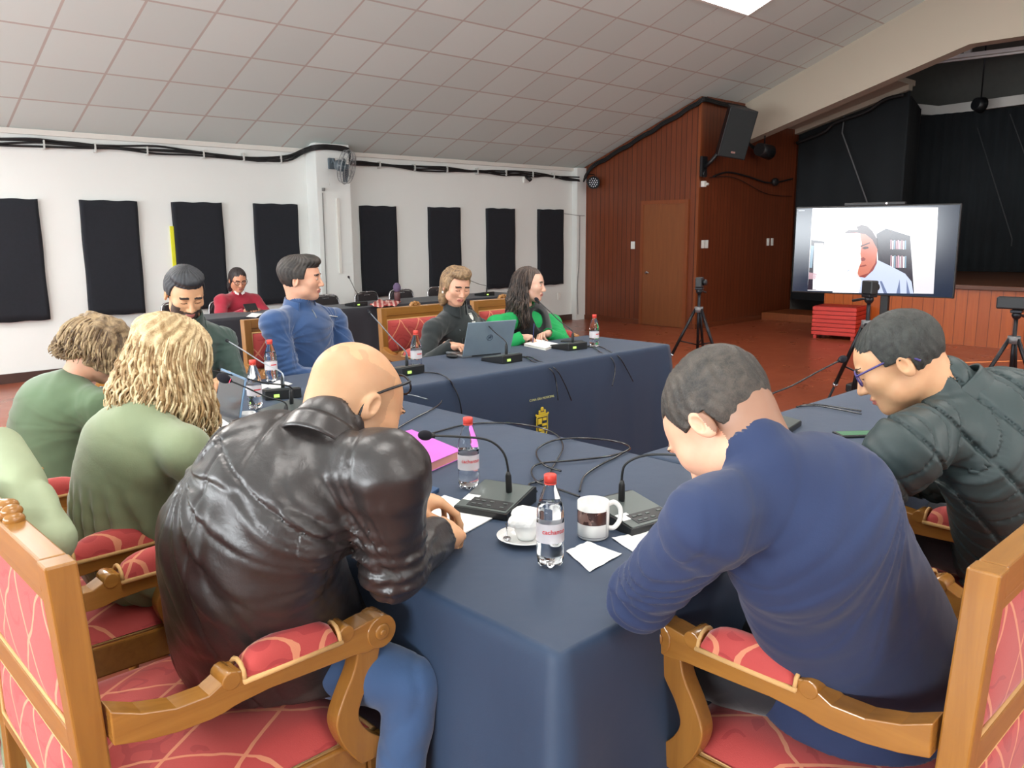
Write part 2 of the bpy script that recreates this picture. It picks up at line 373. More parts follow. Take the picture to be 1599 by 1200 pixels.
# cable bundle along the top of the wall
def cable_path(seed, dz):
    r = random.Random(seed); pts = []
    x = X_W+.1
    base = [(-4, 2.45), (2.2, 2.455), (3.75, 2.47), (4.6, 2.44), (5.25, 2.43), (5.5, 2.47), (5.74, 2.56)]
    for k in range(24):
        xx = -3.9+k*(5.5+3.9)/23; zz = np.interp(xx, [b[0] for b in base], [b[1] for b in base])
        pts.append((xx, WALL_Y-.03-.02*r.random(), zz+dz+.012*math.sin(xx*4.1+seed)+r.uniform(-.012, .012)))
    pts += [(5.72, WALL_Y-.07, 2.56+dz), (5.75, WALL_Y-.29, 2.59+dz), (6.0, WALL_Y-.295, 2.61+dz), (6.25, WALL_Y-.295, 2.585+dz), (6.32, WALL_Y-.2, 2.50+dz), (6.36, WALL_Y-.05, 2.46+dz)]
    for k in range(1, 20):
        xx = 6.36+k*(10.95-6.36)/19; zz = np.interp(xx, [6.36, 7.96, 9.67, 10.5, 10.95], [2.455, 2.44, 2.45, 2.43, 2.40])
        pts.append((xx, WALL_Y-.03-.02*r.random()-(.1 if xx > 10.85 else 0), zz+dz+.012*math.sin(xx*3.7+seed)+r.uniform(-.012, .012)))
    return bez(pts, 4)
cbroot = thing('cable_bundle', 'loose black cable bundle clipped along the top of the white wall', 'cables', (5, WALL_Y, 2.4))
inv = Vector((-5, -WALL_Y, -2.4))
for k, dz in enumerate((-.022, -.006, .01, .024)):
    MB().tube([p+inv for p in cable_path(k+1, dz)], .0125, 6).build('cable', M['black_rubber'], cbroot)
clip_m = simple('clip_grey', (190, 190, 186), .5)
for x in (2.7, 3.2, 3.75, 4.4, 4.9, 5.4, 6.9, 7.5, 8.1, 8.7, 9.3, 9.9, 10.4): MB().box(x-5, x-5+.012, -.075, 0, .0, .095).build('clip', clip_m, cbroot)
# cable running up the gable edge of the wood wall and round the niche
gp = [(X_E-.05, 9.75, 2.42), (X_E-.05, 9.6, 2.60)]
for k in range(1, 14):
    y = 9.6-k*(9.6-7.5)/13; gp.append((X_E-.04, y, ceil_z(y)-.075+.012*math.sin(k*2.2)))
gp += [(X_E, 7.40, ceil_z(7.4)-.06), (11.6, 7.41, 3.475), (12.2, 7.40, 3.47), (12.33, 7.38, 3.42), (12.35, 7.36, 3.1), (12.36, 7.36, 2.94), (12.6, 7.34, 2.84)]
gr = MB()
for k in range(3): gr.tube([p+Vector((-.012*k*(1 if p.x < 11.2 else 0), -.01*k, -.024*k)) for p in bez(gp, 4)], .015, 6)
tag(gr.build('wall_cable', M['black_rubber']), 'dark cables following the sloping top of the panelled wood wall and round the niche', 'cables')
tag(MB().tube(bez([(14.0, 7.38, 3.02), (14.0, 6.9, 3.16), (14.0, 6.7, 3.30), (14.0, 6.2, 3.42), (14.0, 5.9, 3.58), (14.0, 5.6, 3.62)], 5), .03, 8).build('stage_cable', M['black_rubber']), 'thick black cable on the pale strip above the black stage wing', 'cables')
tag(MB().tube(bez([(10.66, WALL_Y-.06, 1.83), (10.9, WALL_Y-.16, 1.80), (11.1, 9.72, 1.80)], 5), .004, 6).tube(bez([(10.98, WALL_Y-.13, 1.80), (10.97, WALL_Y-.13, 1.0), (10.93, WALL_Y-.13, .6), (10.95, WALL_Y-.13, .1)], 5), .004, 6).build('thin_wire', M['black_rubber']), 'thin wire running from the rightmost acoustic panel to the wood wall and down', 'wire')
# wall fan on the pillar
FY = WALL_Y-.26
fan = thing('wall_fan', 'grey wall fan with a round wire cage on the white pillar', 'fan', (6.0, FY, 2.36))
fM = Matrix.Rotation(math.radians(38), 4, 'Z') @ Matrix.Rotation(math.radians(12), 4, 'X')
fg = simple('fan_grey_plastic', (92, 104, 112), .4); fw = simple('fan_wire', (150, 154, 156), .35, .5)
MB().box(-.05, .05, -.03, 0, -.02, .12, bev=.01).tube(bez([(0, -.03, .05), (-.02, -.09, .10), (-.03, -.14, .04), (-.02, -.16, 0)], 5), .014, 8).build('bracket', fg, fan)
T = Matrix.Translation((0.03, -.27, 0)) @ fM @ Matrix.Rotation(PI/2, 4, 'X')
MB().lathe([(0, -.13), (.05, -.125), (.07, -.09), (.07, -.02), (.05, 0), (0, .0)], 20, M=T).build('motor', fg, fan)
hub = MB().lathe([(0, .0), (.035, .0), (.035, .05), (.02, .06), (0, .06)], 16, M=T)
for k in range(3):
    R_ = T @ Matrix.Rotation(2*PI*k/3+.4, 4, 'Z'); vs = []; fs = []
    for i in range(9):
        r = .03+.165*i/8; wd = .035+.05*math.sin(PI*min(1, (i+1)/7)) if i < 8 else .03
        for j in range(5):
            a = (j-2)/2*wd/r*.75; vs.append(R_ @ Vector((r*math.cos(a+.25*i/8), r*math.sin(a+.25*i/8), .03+.022*(j-2)/2)))
    for i in range(8):
        for j in range(4): fs.append((i*5+j, (i+1)*5+j, (i+1)*5+j+1, i*5+j+1))
    hub.add(vs, fs, 0, True)
hub.build('blades', fg, fan, fixn=False)
cage = MB()
for (r, z) in ((.215, .03), (.20, .075), (.20, -.02), (.12, .10), (.06, .105)): cage.tube([T @ Vector((r*math.cos(2*PI*k/32), r*math.sin(2*PI*k/32), z)) for k in range(32)], .0035 if r < .21 else .006, 5, closed=True)
for k in range(36):
    a = 2*PI*k/36; c, s_ = math.cos(a), math.sin(a)
    cage.tube([T @ Vector((c*r, s_*r, z)) for r, z in ((.05, .105), (.12, .10), (.20, .075), (.215, .03), (.20, -.02), (.08, -.04))], .0014, 4)
cage.build('cage', fw, fan)
MB().tube([(-.16, -.20, -.1), (-.16, -.2, -.24)], .0025, 5).build('pull_cord', M['white_plastic'], fan)
tag(MB().tube([(5.86, FY-.02, 2.10), (5.86, FY-.02, 2.06)], .02, 10).tube([(5.85, FY-.012, 2.04), (5.84, FY-.012, .1)], .006, 6).build('cable_outlet', simple('conduit_dark', (120, 118, 116), .5)), 'small round socket with a thin cable running down the pillar under the fan', 'socket')
tag(MB().box(6.05, 6.09, FY-.02, FY, 1.0, 1.98, bev=.003).build('conduit', M['cream_trim']), 'pale vertical cable duct on the right half of the pillar', 'cable duct')
# small camera / junction on wall, par light
jb = thing('security_camera', 'small black and white fixture hanging under the cables right of the wall centre', 'camera', (9.78, WALL_Y, 2.38))
MB().box(-.05, .05, -.03, 0, -.07, .05, bev=.006).build('housing', M['white_plastic'], jb)
MB().tube([(0, -.03, .03), (0, -.09, .0), (.02, -.12, -.04)], [.03, .035, .03], 10).build('lens_barrel', M['black_plastic'], jb)
pl = thing('stage_lamp', 'round black led par lamp in the corner where the white and wood walls meet', 'stage lamp', (11.0, 9.45, 2.34))
T = Matrix.Rotation(math.radians(-34), 4, 'Z') @ Matrix.Rotation(PI/2, 4, 'X')
MB().lathe([(0, -.10), (.07, -.09), (.10, -.02), (.105, .05), (.09, .055), (.09, .03), (0, .03)], 24, M=T).build('housing', M['black_plastic'], pl)
le = MB()
for n_, r in ((1, 0), (6, .035), (12, .068)):
    for k in range(n_): le.ball(T @ Vector((r*math.cos(2*PI*k/n_), r*math.sin(2*PI*k/n_), .032)), .0115, 5)
le.build('led_lens', simple('led_lens', (210, 215, 225), .2), pl)
MB().tube([(-.1, .05, 0), (-.1, .06, .14), (.1, .06, .14), (.1, .05, 0)], .008, 6).build('yoke', M['dark_metal'], pl)
# loudspeaker in the niche
sp = thing('loudspeaker', 'black loudspeaker tilted on a bracket high in the wood niche', 'loudspeaker', (11.36, 7.0, 2.98))
T = Matrix.Rotation(math.radians(-38), 4, 'Z') @ Matrix.Rotation(math.radians(9), 4, 'Y') @ Matrix.Rotation(math.radians(16), 4, 'X') @ Matrix.Scale(1.08, 4)
MB().prism([(-.2, -.17), (.2, -.17), (.13, .17), (-.13, .17)], -.33, .33, 'z', M=T).build('cabinet', M['black_plastic'], sp, bevel=.01)
MB().box(-.185, .185, -.182, -.17, -.315, .315, bev=.004, M=T).build('grille', simple('speaker_grille', (24, 30, 32), .7, bump=.4, bscale=400), sp)
MB().box(-.03, .03, -.186, -.18, -.26, -.235, M=T).build('badge', M['chrome'], sp)
MB().tube([(-.1, .1, -.2), (-.2, .25, -.42), (-.2, .36, -.5)], .03, 8).box(-.27, -.13, .36, .40, -.64, -.34).tube([(-.2, .34, -.6), (-.2, .38, -.6)], .05, 8).build('bracket', M['black_plastic'], sp)
tag(MB().box(11.2, 11.27, YB-.06, YB, 2.19, 2.28, bev=.006).tube([(11.27, YB-.04, 2.235), (11.34, YB-.04, 2.235)], .022, 8).build('junction_box', M['white_plastic']), 'small white box on the niche wall under the loudspeaker', 'junction box')
SW = 'light switches and sockets on the walls'
def plate(name, x, y, z, side, label, w_=.05):
    if side == 'n': mb = MB().box(x-w_/2, x+w_/2, y-.012, y, z-.062, z+.062, bev=.003); mk = MB().box(x-.012, x+.012, y-.018, y-.012, z-.02, z+.02, bev=.002)
    elif side == 'y': mb = MB().box(x-w_/2, x+w_/2, y-.012, y, z-.062, z+.062, bev=.003); mk = MB().box(x-.012, x+.012, y-.018, y-.012, z-.02, z+.02, bev=.002)
    else: mb = MB().box(x-.012, x, y-w_/2, y+w_/2, z-.062, z+.062, bev=.003); mk = MB().box(x-.018, x-.012, y-.012, y+.012, z-.02, z+.02, bev=.002)
    t = thing(name, label, 'switch' if 'switch' in name else 'socket', (x, y, z), 0, SW)
    for b, nm in ((mb, 'plate'), (mk, 'rocker')):
        b.v = [(v[0]-x, v[1]-y, v[2]-z) for v in b.v]; b.build(nm, M['white_plastic'], t)
plate('light_switch', X_E, 8.69, 1.30, 'x', 'white light switch on the wood wall left of the door', .08)
plate('light_switch', 11.31, YB, 1.32, 'y', 'left plate of the pair of white switches beside the niche corner', .08)
plate('light_switch', 11.41, YB, 1.32, 'y', 'right plate of the pair of white switches beside the niche corner', .08)
plate('light_switch', 13.3, YB, 1.33, 'y', 'left plate of the pair of white switches near the stage wing', .07)
plate('light_switch', 13.44, YB, 1.33, 'y', 'right plate of the pair of white switches near the stage wing', .07)
plate('wall_socket', 10.60, WALL_Y, .43, 'y', 'white socket low on the white wall near the right corner', .07)
tag(MB().tube(bez([(11.5, YB-.03, 2.36), (11.9, YB-.03, 2.44), (12.5, YB-.03, 2.40), (13.2, YB-.04, 2.32), (14.0, YB-.03, 2.42)], 6), .015, 6).tube(bez([(11.4, YB-.03, 2.34), (12.1, YB-.04, 2.36), (13.1, YB-.04, 2.14), (14.0, YB-.03, 2.12)], 6), .006, 6).ball((13.35, YB-.06, 2.34), (.09, .05, .07), 8).build('niche_cable', M['black_rubber']), 'dark cables sagging across the niche panelling below the loudspeaker', 'cables')
o = thing('stage_lamp', 'dark lamp hanging under the proscenium beam in the niche', 'stage lamp', (12.52, 7.15, 2.80))
MB().tube([(-.16, 0, 0), (.16, 0, -.03)], [.10, .12], 14).build('housing', M['black_plastic'], o)
MB().tube([(0, 0, .1), (0, 0, .26)], .012, 6).build('yoke', M['dark_metal'], o)

# ------------------------------------------------------------------ stage dressing
def curtain(name, p0, p1, z0, ztop, label, amp=.02, per=.16, n=60):
    d = Vector((p1[0]-p0[0], p1[1]-p0[1], 0)); L = d.length; d.normalize(); nrm = Vector((-d.y, d.x, 0)); vs = []; fs = []
    mm = int(L/.04)+2
    for i in range(mm):
        s = L*i/(mm-1); a = amp*math.sin(2*PI*s/per+.6*math.sin(s*2.3))
        zt = ztop(s/L) if callable(ztop) else ztop
        for k in range(2): vs.append(Vector((p0[0], p0[1], 0))+d*s+nrm*a+Vector((0, 0, (z0, zt)[k])))
    for i in range(mm-1): fs.append((2*i, 2*i+2, 2*i+3, 2*i+1))
    me = bpy.data.meshes.new(name); me.from_pydata(vs, [], fs); o = mesh_obj(name, me, M['stage_curtain'], None, True)
    md = o.modifiers.new('thick', 'SOLIDIFY'); md.thickness = .012; return tag(o, label, 'curtain', 'black stage drapes')
curtain('stage_curtain', (14.12, 7.40), (14.12, 5.56), .30, lambda t: 3.17+.52*t, 'black wing drape at the left of the stage beside the wood niche', .008, .5)
curtain('stage_curtain', (14.14, 5.56), (15.9, 6.05), .80, 3.62, 'dark drape in the recess between the wing and the rear stage drape', .015)
curtain('stage_curtain', (16.0, 6.1), (17.2, 0.5), .79, lambda t: 3.52+.12*t, 'wide black drape closing the rear of the stage behind the television', .02)
tag(MB().prism([(6.32, 3.60), (5.85, 3.52), (.4, 3.70), (.4, 3.86), (5.85, 3.68), (6.32, 3.78)], 16.15, 16.22, 'x').build('drape_rail', M['cream_trim']), 'pale beam along the top of the rear black stage drape', 'beam')
rg = MB(); 
tag(MB().tube([(14.1, 6.6, 3.42), (13.97, 6.56, 3.12), (13.95, 6.02, 1.9), (13.95, 5.98, 1.7)], .012, 6).build('drape_rope', simple('rope_grey', (92, 94, 96), .8)), 'pale rope hanging diagonally across the left black wing drape', 'rope', 'ropes on the stage drapes')
tag(MB().tube([(15.9, 5.10, 3.22), (15.95, 4.42, 1.36), (15.95, 4.42, 1.24)], .009, 6).build('drape_rope', simple('rope_dark', (60, 62, 64), .8)), 'long thin rope slanting down the rear black drape right of the television', 'rope', 'ropes on the stage drapes')
tag(MB().tube([(15.9, 4.62, 3.4), (15.95, 4.3, 2.6)], .009, 6).build('drape_rope', bpy.data.materials['rope_dark']), 'short thin rope on the rear drape at the right edge of the photo', 'rope', 'ropes on the stage drapes')
fx = thing('tube_light_fixture', 'unlit white tube light fixture hanging under the stage ceiling', 'light fixture', (15.3, 5.0, 4.28)); fx.rotation_euler = (0, 0, math.radians(6))
MB().box(-.07, .07, -1.0, .9, 0, .06, bev=.004).build('housing', simple('fixture_white', (250, 250, 246), .5), fx)
MB().tube([(0, -.95, -.02), (0, .85, -.02)], .018, 8).build('tube', simple('tube_white', (250, 250, 246), .4), fx)
MB().box(-.05, .05, .1, .2, .05, .3).build('hanger', M['white_plastic'], fx)
sl = thing('stage_lamp', 'round black stage lamp hanging before the pale beam of the rear drape', 'stage lamp', (15.7, 5.02, 3.58))
MB().tube([(-.1, .05, 0), (.02, -.02, -.02)], [.10, .13], 16).build('housing', M['black_plastic'], sl)
MB().tube([(0, 0, .1), (0, 0, 1.6)], .012, 6).build('hanger', M['dark_metal'], sl)

# ------------------------------------------------------------------ television on its stand
tvM = (7.80, 3.32, 1.335)
tv = thing('television', 'large flat screen television on a stand showing a video call before the stage', 'television', (7.80, 3.32, 0), math.radians(-84.5))
# local: x to the viewer's right, facing -y
W2, H2, ZC = .73, .41, 1.335
MB().box(-W2, W2, .0, .035, ZC-H2, ZC+H2, bev=.006).box(-.45, .45, .035, .08, ZC-.28, ZC+.2, bev=.01).build('case', M['black_plastic'], tv)
def emis(name, c, s=1.0):
    t = NT(name); t.base((0, 0, 0, 1)); t.b.inputs['Emission Color'].default_value = lin(c); t.b.inputs['Emission Strength'].default_value = s; t.set(Roughness=.15); return t.m
navy = emis('screen_navy', (26, 38, 62), .9); scr_w = emis('screen_white', (246, 243, 248), 1.5); scr_w2 = emis('screen_pale', (222, 218, 224), 1.1)
MB().box(-W2+.012, W2-.012, -.003, 0, ZC-H2+.012, ZC+H2-.012).build('screen', navy, tv)
pic = [scr_w, scr_w2, emis('screen_shelf', (38, 24, 44), .8), emis('screen_skin', (212, 120, 96), 1), emis('screen_skin_lit', (252, 226, 214), 1.4), emis('screen_hair', (62, 28, 36), .9),
       emis('screen_shirt', (196, 206, 236), 1.1), emis('screen_shirt_dark', (120, 134, 172), .9), emis('screen_book', (190, 150, 160), 1), emis('screen_book_blue', (130, 160, 180), 1), emis('screen_pink', (240, 170, 190), 1.1), emis('screen_shadow', (150, 60, 52), 1)]
_src = [(8, 150), (1485, 95), (1430, 946), (8, 905)]; _dst = [(0, 0), (1, 0), (1, 1), (0, 1)]   # screen corners as measured
_A = []; _b = []
for (x, y), (u, v) in zip(_src, _dst): _A += [[x, y, 1, 0, 0, 0, -u*x, -u*y], [0, 0, 0, x, y, 1, -v*x, -v*y]]; _b += [u, v]
_h = np.linalg.solve(np.array(_A, float), np.array(_b, float))
def PX(x, y):
    d = _h[6]*x+_h[7]*y+1; u = (_h[0]*x+_h[1]*y+_h[2])/d; v = (_h[3]*x+_h[4]*y+_h[5])/d
    return (-W2+2*W2*u, ZC+H2-2*H2*v)
pm = MB()
def poly(pts, mi, d):
    n = len(pts); pp = [Vector((PX(x, y)[0], -.003-d*.0004, PX(x, y)[1])) for x, y in pts]
    pm.add(pp, [tuple(range(n))[::-1]], mi)
poly([(158, 158), (1275, 135), (1255, 905), (150, 890)], 0, 1)
poly([(1040, 400), (1275, 250), (1255, 905), (1095, 900), (1060, 640)], 1, 2)
poly([(160, 440), (280, 455), (272, 520), (210, 700), (240, 720), (225, 885), (150, 885)], 2, 2)
poly([(190, 470), (270, 470), (262, 880), (195, 880)], 0, 3); poly([(160, 490), (188, 495), (180, 690), (158, 690)], 9, 3); poly([(155, 730), (225, 740), (215, 790), (155, 790)], 8, 3)
poly([(735, 380), (820, 330), (1035, 395), (1085, 900), (900, 900), (760, 640)], 2, 2)
for r_, (y0, y1) in enumerate(((432, 515), (570, 680))):
    for k in range(9):
        x = 862+k*16+r_*6; poly([(x, y0+(k*7 % 13)), (x+11, y0+(k*7 % 13)), (x+12, y1), (x+1, y1)], (8, 0, 9, 8, 10, 1, 8, 0, 9)[k], 3)
poly([(370, 905), (400, 800), (500, 700), (640, 720), (760, 615), (860, 660), (1000, 730), (1060, 800), (1080, 905)], 6, 4)
poly([(930, 905), (955, 780), (965, 905)], 7, 5); poly([(820, 905), (780, 800), (800, 800), (850, 905)], 7, 5); poly([(1020, 905), (1015, 780), (1050, 905)], 7, 5)
poly([(372, 905), (395, 760), (560, 690), (620, 800), (600, 905)], 0, 5)
poly([(470, 380), (620, 330), (720, 400), (750, 520), (748, 620), (720, 700), (650, 770), (590, 765), (520, 700), (480, 600), (455, 480)], 3, 5)
poly([(470, 380), (590, 375), (610, 470), (600, 560), (615, 620), (590, 690), (580, 755), (520, 700), (480, 600), (455, 480)], 4, 6)
poly([(450, 380), (480, 350), (570, 345), (555, 320), (600, 300), (650, 310), (700, 355), (745, 430), (752, 520), (722, 470), (700, 430), (640, 385), (560, 372)], 5, 7)
poly([(598, 488), (680, 455), (682, 466), (602, 500)], 5, 7); poly([(612, 510), (635, 495), (668, 496), (672, 510), (640, 520)], 5, 7); poly([(605, 600), (630, 590), (650, 605), (640, 622), (612, 625)], 11, 7)
poly([(598, 668), (650, 655), (662, 662), (640, 672), (600, 676)], 11, 7); poly([(590, 762), (680, 730), (735, 640), (748, 560), (750, 640), (720, 705), (650, 772)], 11, 7)
poly([(515, 512), (545, 506), (545, 522), (520, 526)], 1, 7)
po = pm.build('video_picture', pic, tv, fixn=False)
MB().box(-W2+.03, -W2+.09, -.0045, -.003, ZC+H2-.035, ZC+H2-.03).build('caption_line', emis('screen_caption', (210, 215, 225), 1), tv)
MB().box(-.27, .27, .0, .05, ZC+H2, ZC+H2+.028, bev=.006).build('soundbar', M['black_plastic'], tv)
MB().ball((.11, -.003, ZC+H2+.016), .007, 6).build('status_light', emis('led_white', (255, 240, 240), 6), tv)
MB().box(.10, .17, .05, .11, .1, ZC, bev=.006).build('stand_column', M['black_plastic'], tv)
MB().box(-.08, .36, .04, .12, .03, .10, bev=.01).box(-.08, -.02, -.2, .3, .03, .1, bev=.01).box(.30, .36, -.2, .3, .03, .1, bev=.01).build('stand_base', M['black_plastic'], tv)
for sx, sy in ((-.05, -.18), (.33, -.18), (-.05, .28), (.33, .28)): MB().tube([(sx-.012, sy, .03), (sx+.012, sy, .03)], .03, 12).build('caster', M['black_rubber'], tv)

# red slatted crate beside the stage
rb = thing('red_crate', 'red slatted wooden crate on the floor left of the television', 'crate', (11.62, 5.34, 0), math.radians(8))
red = simple('red_paint', (196, 44, 30), .45); 
mb = MB().box(-.2, .28, -.29, .29, .05, .46)
mb.build('body', simple('red_paint_dark', (150, 30, 22), .5), rb)
for k in range(7):
    z = .055+k*.058; MB().box(-.215, .295, -.305, .305, z, z+.048, bev=.004).build('slat', red, rb)
for sx in (-.17, .25):
    for sy in (-.26, .26): MB().box(sx-.02, sx+.02, sy-.02, sy+.02, 0, .05).build('foot', red, rb)
# ------------------------------------------------------------------ tripods
def tripod(loc, rz, h, label, kind='camera'):
    t = thing('camera_tripod', label, 'tripod', loc, rz, 'camera tripods')
    hub = h-.26
    for k in range(3):
        a = 2*PI*k/3; d = Vector((math.cos(a), math.sin(a), 0)); R_ = .40*h
        top = d*.03+Vector((0, 0, hub)); foot = d*R_+Vector((0, 0, .012)); mid = top.lerp(foot, .5)
        lg = MB().tube([top, mid], .014, 8).tube([mid, foot], .009, 8).build('leg', M['dark_metal'], t)
        MB().tube([mid-d*.001, mid.lerp(foot, .04)], .019, 8).build('clamp', M['chrome'], lg)
        MB().ball(foot+Vector((0, 0, .008)), .018, 6).build('rubber_foot', M['black_rubber'], lg)
        MB().tube([mid.lerp(top, .3), Vector((0, 0, hub-.30*h))], .006, 6).build('brace', M['dark_metal'], t)
    MB().tube([(0, 0, hub-.35*h), (0, 0, h-.11)], .013, 8).build('centre_column', M['dark_metal'], t)
    MB().tube([(0, 0, hub-.03), (0, 0, hub+.02)], .04, 12).build('collar', simple('tripod_grey', (110, 110, 112), .4, .4), t)
    MB().ball((0, 0, h-.10), .03, 8).box(-.035, .035, -.035, .035, h-.085, h-.065, bev=.004).build('head', M['dark_metal'], t)
    MB().tube([(0, 0, h-.09), (.16, -.02, h-.12)], [.008, .01], 8).build('pan_handle', M['black_rubber'], t)
    if kind == 'camera': MB().box(-.045, .045, -.03, .03, h-.065, h+.025, bev=.008).lathe([(0, 0), (.026, 0), (.026, .03), (.02, .035), (0, .035)], 16, M=Matrix.Translation((0, -.03, h-.02)) @ Matrix.Rotation(PI/2, 4, 'X')).build('camera', M['black_plastic'], t)
    else: MB().box(-.04, .04, -.12, .12, h-.06, h+.02, bev=.01).tube([(0, -.12, h-.02), (0, -.2, h-.02)], [.035, .04], 14).build('camera', M['black_plastic'], t)
    return t
tripod((6.44, 4.26, 0), .35, 1.09, 'black tripod with a small camera standing before the panelled wood wall')
tripod((5.55, 2.35, 0), 1.2, 1.17, 'black tripod with a small camera standing before the television')
t3 = tripod((6.25, 1.66, 0), .1, 1.06, 'black tripod with a video camera at the right edge of the photo', 'video')
# low barrier tape and small things on the floor behind the tables
tag(MB().tube([(9.2, 3.0, .16), (10.4, 2.2, .15)], .006, 6).build('barrier_cord', simple('cord_orange', (236, 150, 90), .6)), 'thin pale orange cord stretched low over the floor before the stage', 'cord')
tag(MB().ball((8.55, 2.45, .06), (.09, .09, .06), 10).build('red_cushion', simple('red_cloth', (214, 60, 36), .7)), 'small red object on the floor behind the man in the quilted jacket', 'bag')
# ------------------------------------------------------------------ upholstered armchairs
def brocade(name, plane, base=(186, 66, 62), line=(222, 150, 110), leaf=(150, 34, 40)):
    t = NT(name); v = t.obj(); sp = t.n('ShaderNodeSeparateXYZ'); t.l(v, sp.inputs[0])
    nz = t.n('ShaderNodeTexNoise'); t.l(v, nz.inputs['Vector']); nz.inputs['Scale'].default_value = 9; nz.inputs['Detail'].default_value = 2
    wob = t.math('MULTIPLY', t.math('SUBTRACT', nz.outputs['Fac'], .5), .035)
    a = t.math('ADD', sp.outputs['X'], wob); b = t.math('SUBTRACT', sp.outputs['Y' if plane == 'xy' else 'Z'], wob)
    if plane == 'arm': a = t.math('MULTIPLY', t.math('ADD', sp.outputs['X'], wob), 1.3); b = sp.outputs['Y']
    kx, ky = (.17, .26) if plane != 'arm' else (.16, .22)
    u = t.math('ADD', t.math('DIVIDE', a, kx), t.math('DIVIDE', b, ky)); w_ = t.math('SUBTRACT', t.math('DIVIDE', a, kx), t.math('DIVIDE', b, ky))
    def line_(q, wd): return t.math('LESS_THAN', t.math('ABSOLUTE', t.math('SUBTRACT', t.math('FRACT', q), .5)), wd)
    L = t.math('MAXIMUM', line_(u, .028), line_(w_, .028))
    vo = t.n('ShaderNodeTexWave'); vo.wave_type = 'RINGS'; t.l(t.obj((1, 1, 1)), vo.inputs['Vector']); vo.inputs['Scale'].default_value = 7; vo.inputs['Distortion'].default_value = 9; vo.inputs['Detail'].default_value = 1; vo.inputs['Detail Scale'].default_value = 1.6
    lf = t.math('GREATER_THAN', vo.outputs['Fac'], .90); nm = t.math('GREATER_THAN', t.noise(v, 7, 1), .5); lf = t.math('MULTIPLY', lf, nm)
    fine = t.noise(v, 400, 2); c = t.mix(t.math('MULTIPLY', fine, .35), lin(base), lin(tuple(int(k*.85) for k in base)))
    c = t.mix(t.math('MULTIPLY', lf, .55), c, lin(leaf)); c = t.mix(t.math('MULTIPLY', L, .75), c, lin(line)); t.base(c)
    t.set(Roughness=.75, Sheen=.25); t.bump(t.math('ADD', fine, t.math('MULTIPLY', L, .6)), .25, .0015); return t.m
M['broc_seat'] = brocade('brocade_seat', 'xy'); M['broc_back'] = brocade('brocade_back', 'xz'); M['broc_arm'] = brocade('brocade_arm', 'arm')
M['piping'] = simple('gold_braid', (206, 162, 104), .7, bump=.4, bscale=350)
M['chair_wood_x'] = wood('chair_wood_cross', (122, 78, 32), (178, 124, 56), .28, 'x', 1.2, coat=.3)
M['chair_wood_y'] = wood('chair_wood_arm', (126, 80, 32), (182, 128, 58), .26, 'y', 1.2, coat=.35)

def pad_mesh(x0, x1, y0, y1, z0, z1, nx=12, ny=12, pw=4.0, axes='xyz', edge=.0):
    """domed cushion: superellipse dome from z0 (edges) to z1 (crown)"""
    mb = MB(); vs = []; fs = []
    for i in range(nx+1):
        for j in range(ny+1):
            u = -1+2*i/nx; v = -1+2*j/ny; u = math.copysign(abs(u)**.7, u); v = math.copysign(abs(v)**.7, v)
            h = max(0, 1-abs(u)**pw)**.5*max(0, 1-abs(v)**pw)**.5
            p = ((x0+x1)/2+u*(x1-x0)/2, (y0+y1)/2+v*(y1-y0)/2, z0+(z1-z0)*h)
            vs.append(p if axes == 'xyz' else (p[0], p[2], p[1]))
    for i in range(nx):
        for j in range(ny):
            a = i*(ny+1)+j; fs.append((a, a+ny+1, a+ny+2, a+1))
    mb.add(vs, fs, 0, True)
    b = [(x0, y0), (x1, y0), (x1, y1), (x0, y1)]; bv = [(x, y, z0-abs(edge)) if axes == 'xyz' else (x, z0-edge, y) for x, y in b]
    return mb
CW, CB = .32, .27      # half width between arm centres, back offset
def strip_prism(mb, top, bot, x0, x1, mi=0):
    """side profile between two polylines of (y,z), extruded across x"""
    n = len(top); vs = []
    for x in (x0, x1): vs += [(x, y, z) for y, z in top] + [(x, y, z) for y, z in bot]
    fs = []
    for i in range(n-1):
        fs += [(i, i+1, n+i+1, n+i), (2*n+i, 3*n+i, 3*n+i+1, 2*n+i+1), (i, 2*n+i, 2*n+i+1, i+1), (n+i, n+i+1, 3*n+i+1, 3*n+i)]
    fs += [(0, n, 3*n, 2*n), (n-1, 2*n+n-1, 4*n-1, 2*n-1)]
    mb.add(vs, fs, mi)
def c1(pts, n=6): return [(p.x, p.y) for p in bez([(a, b, 0) for a, b in pts], n)]
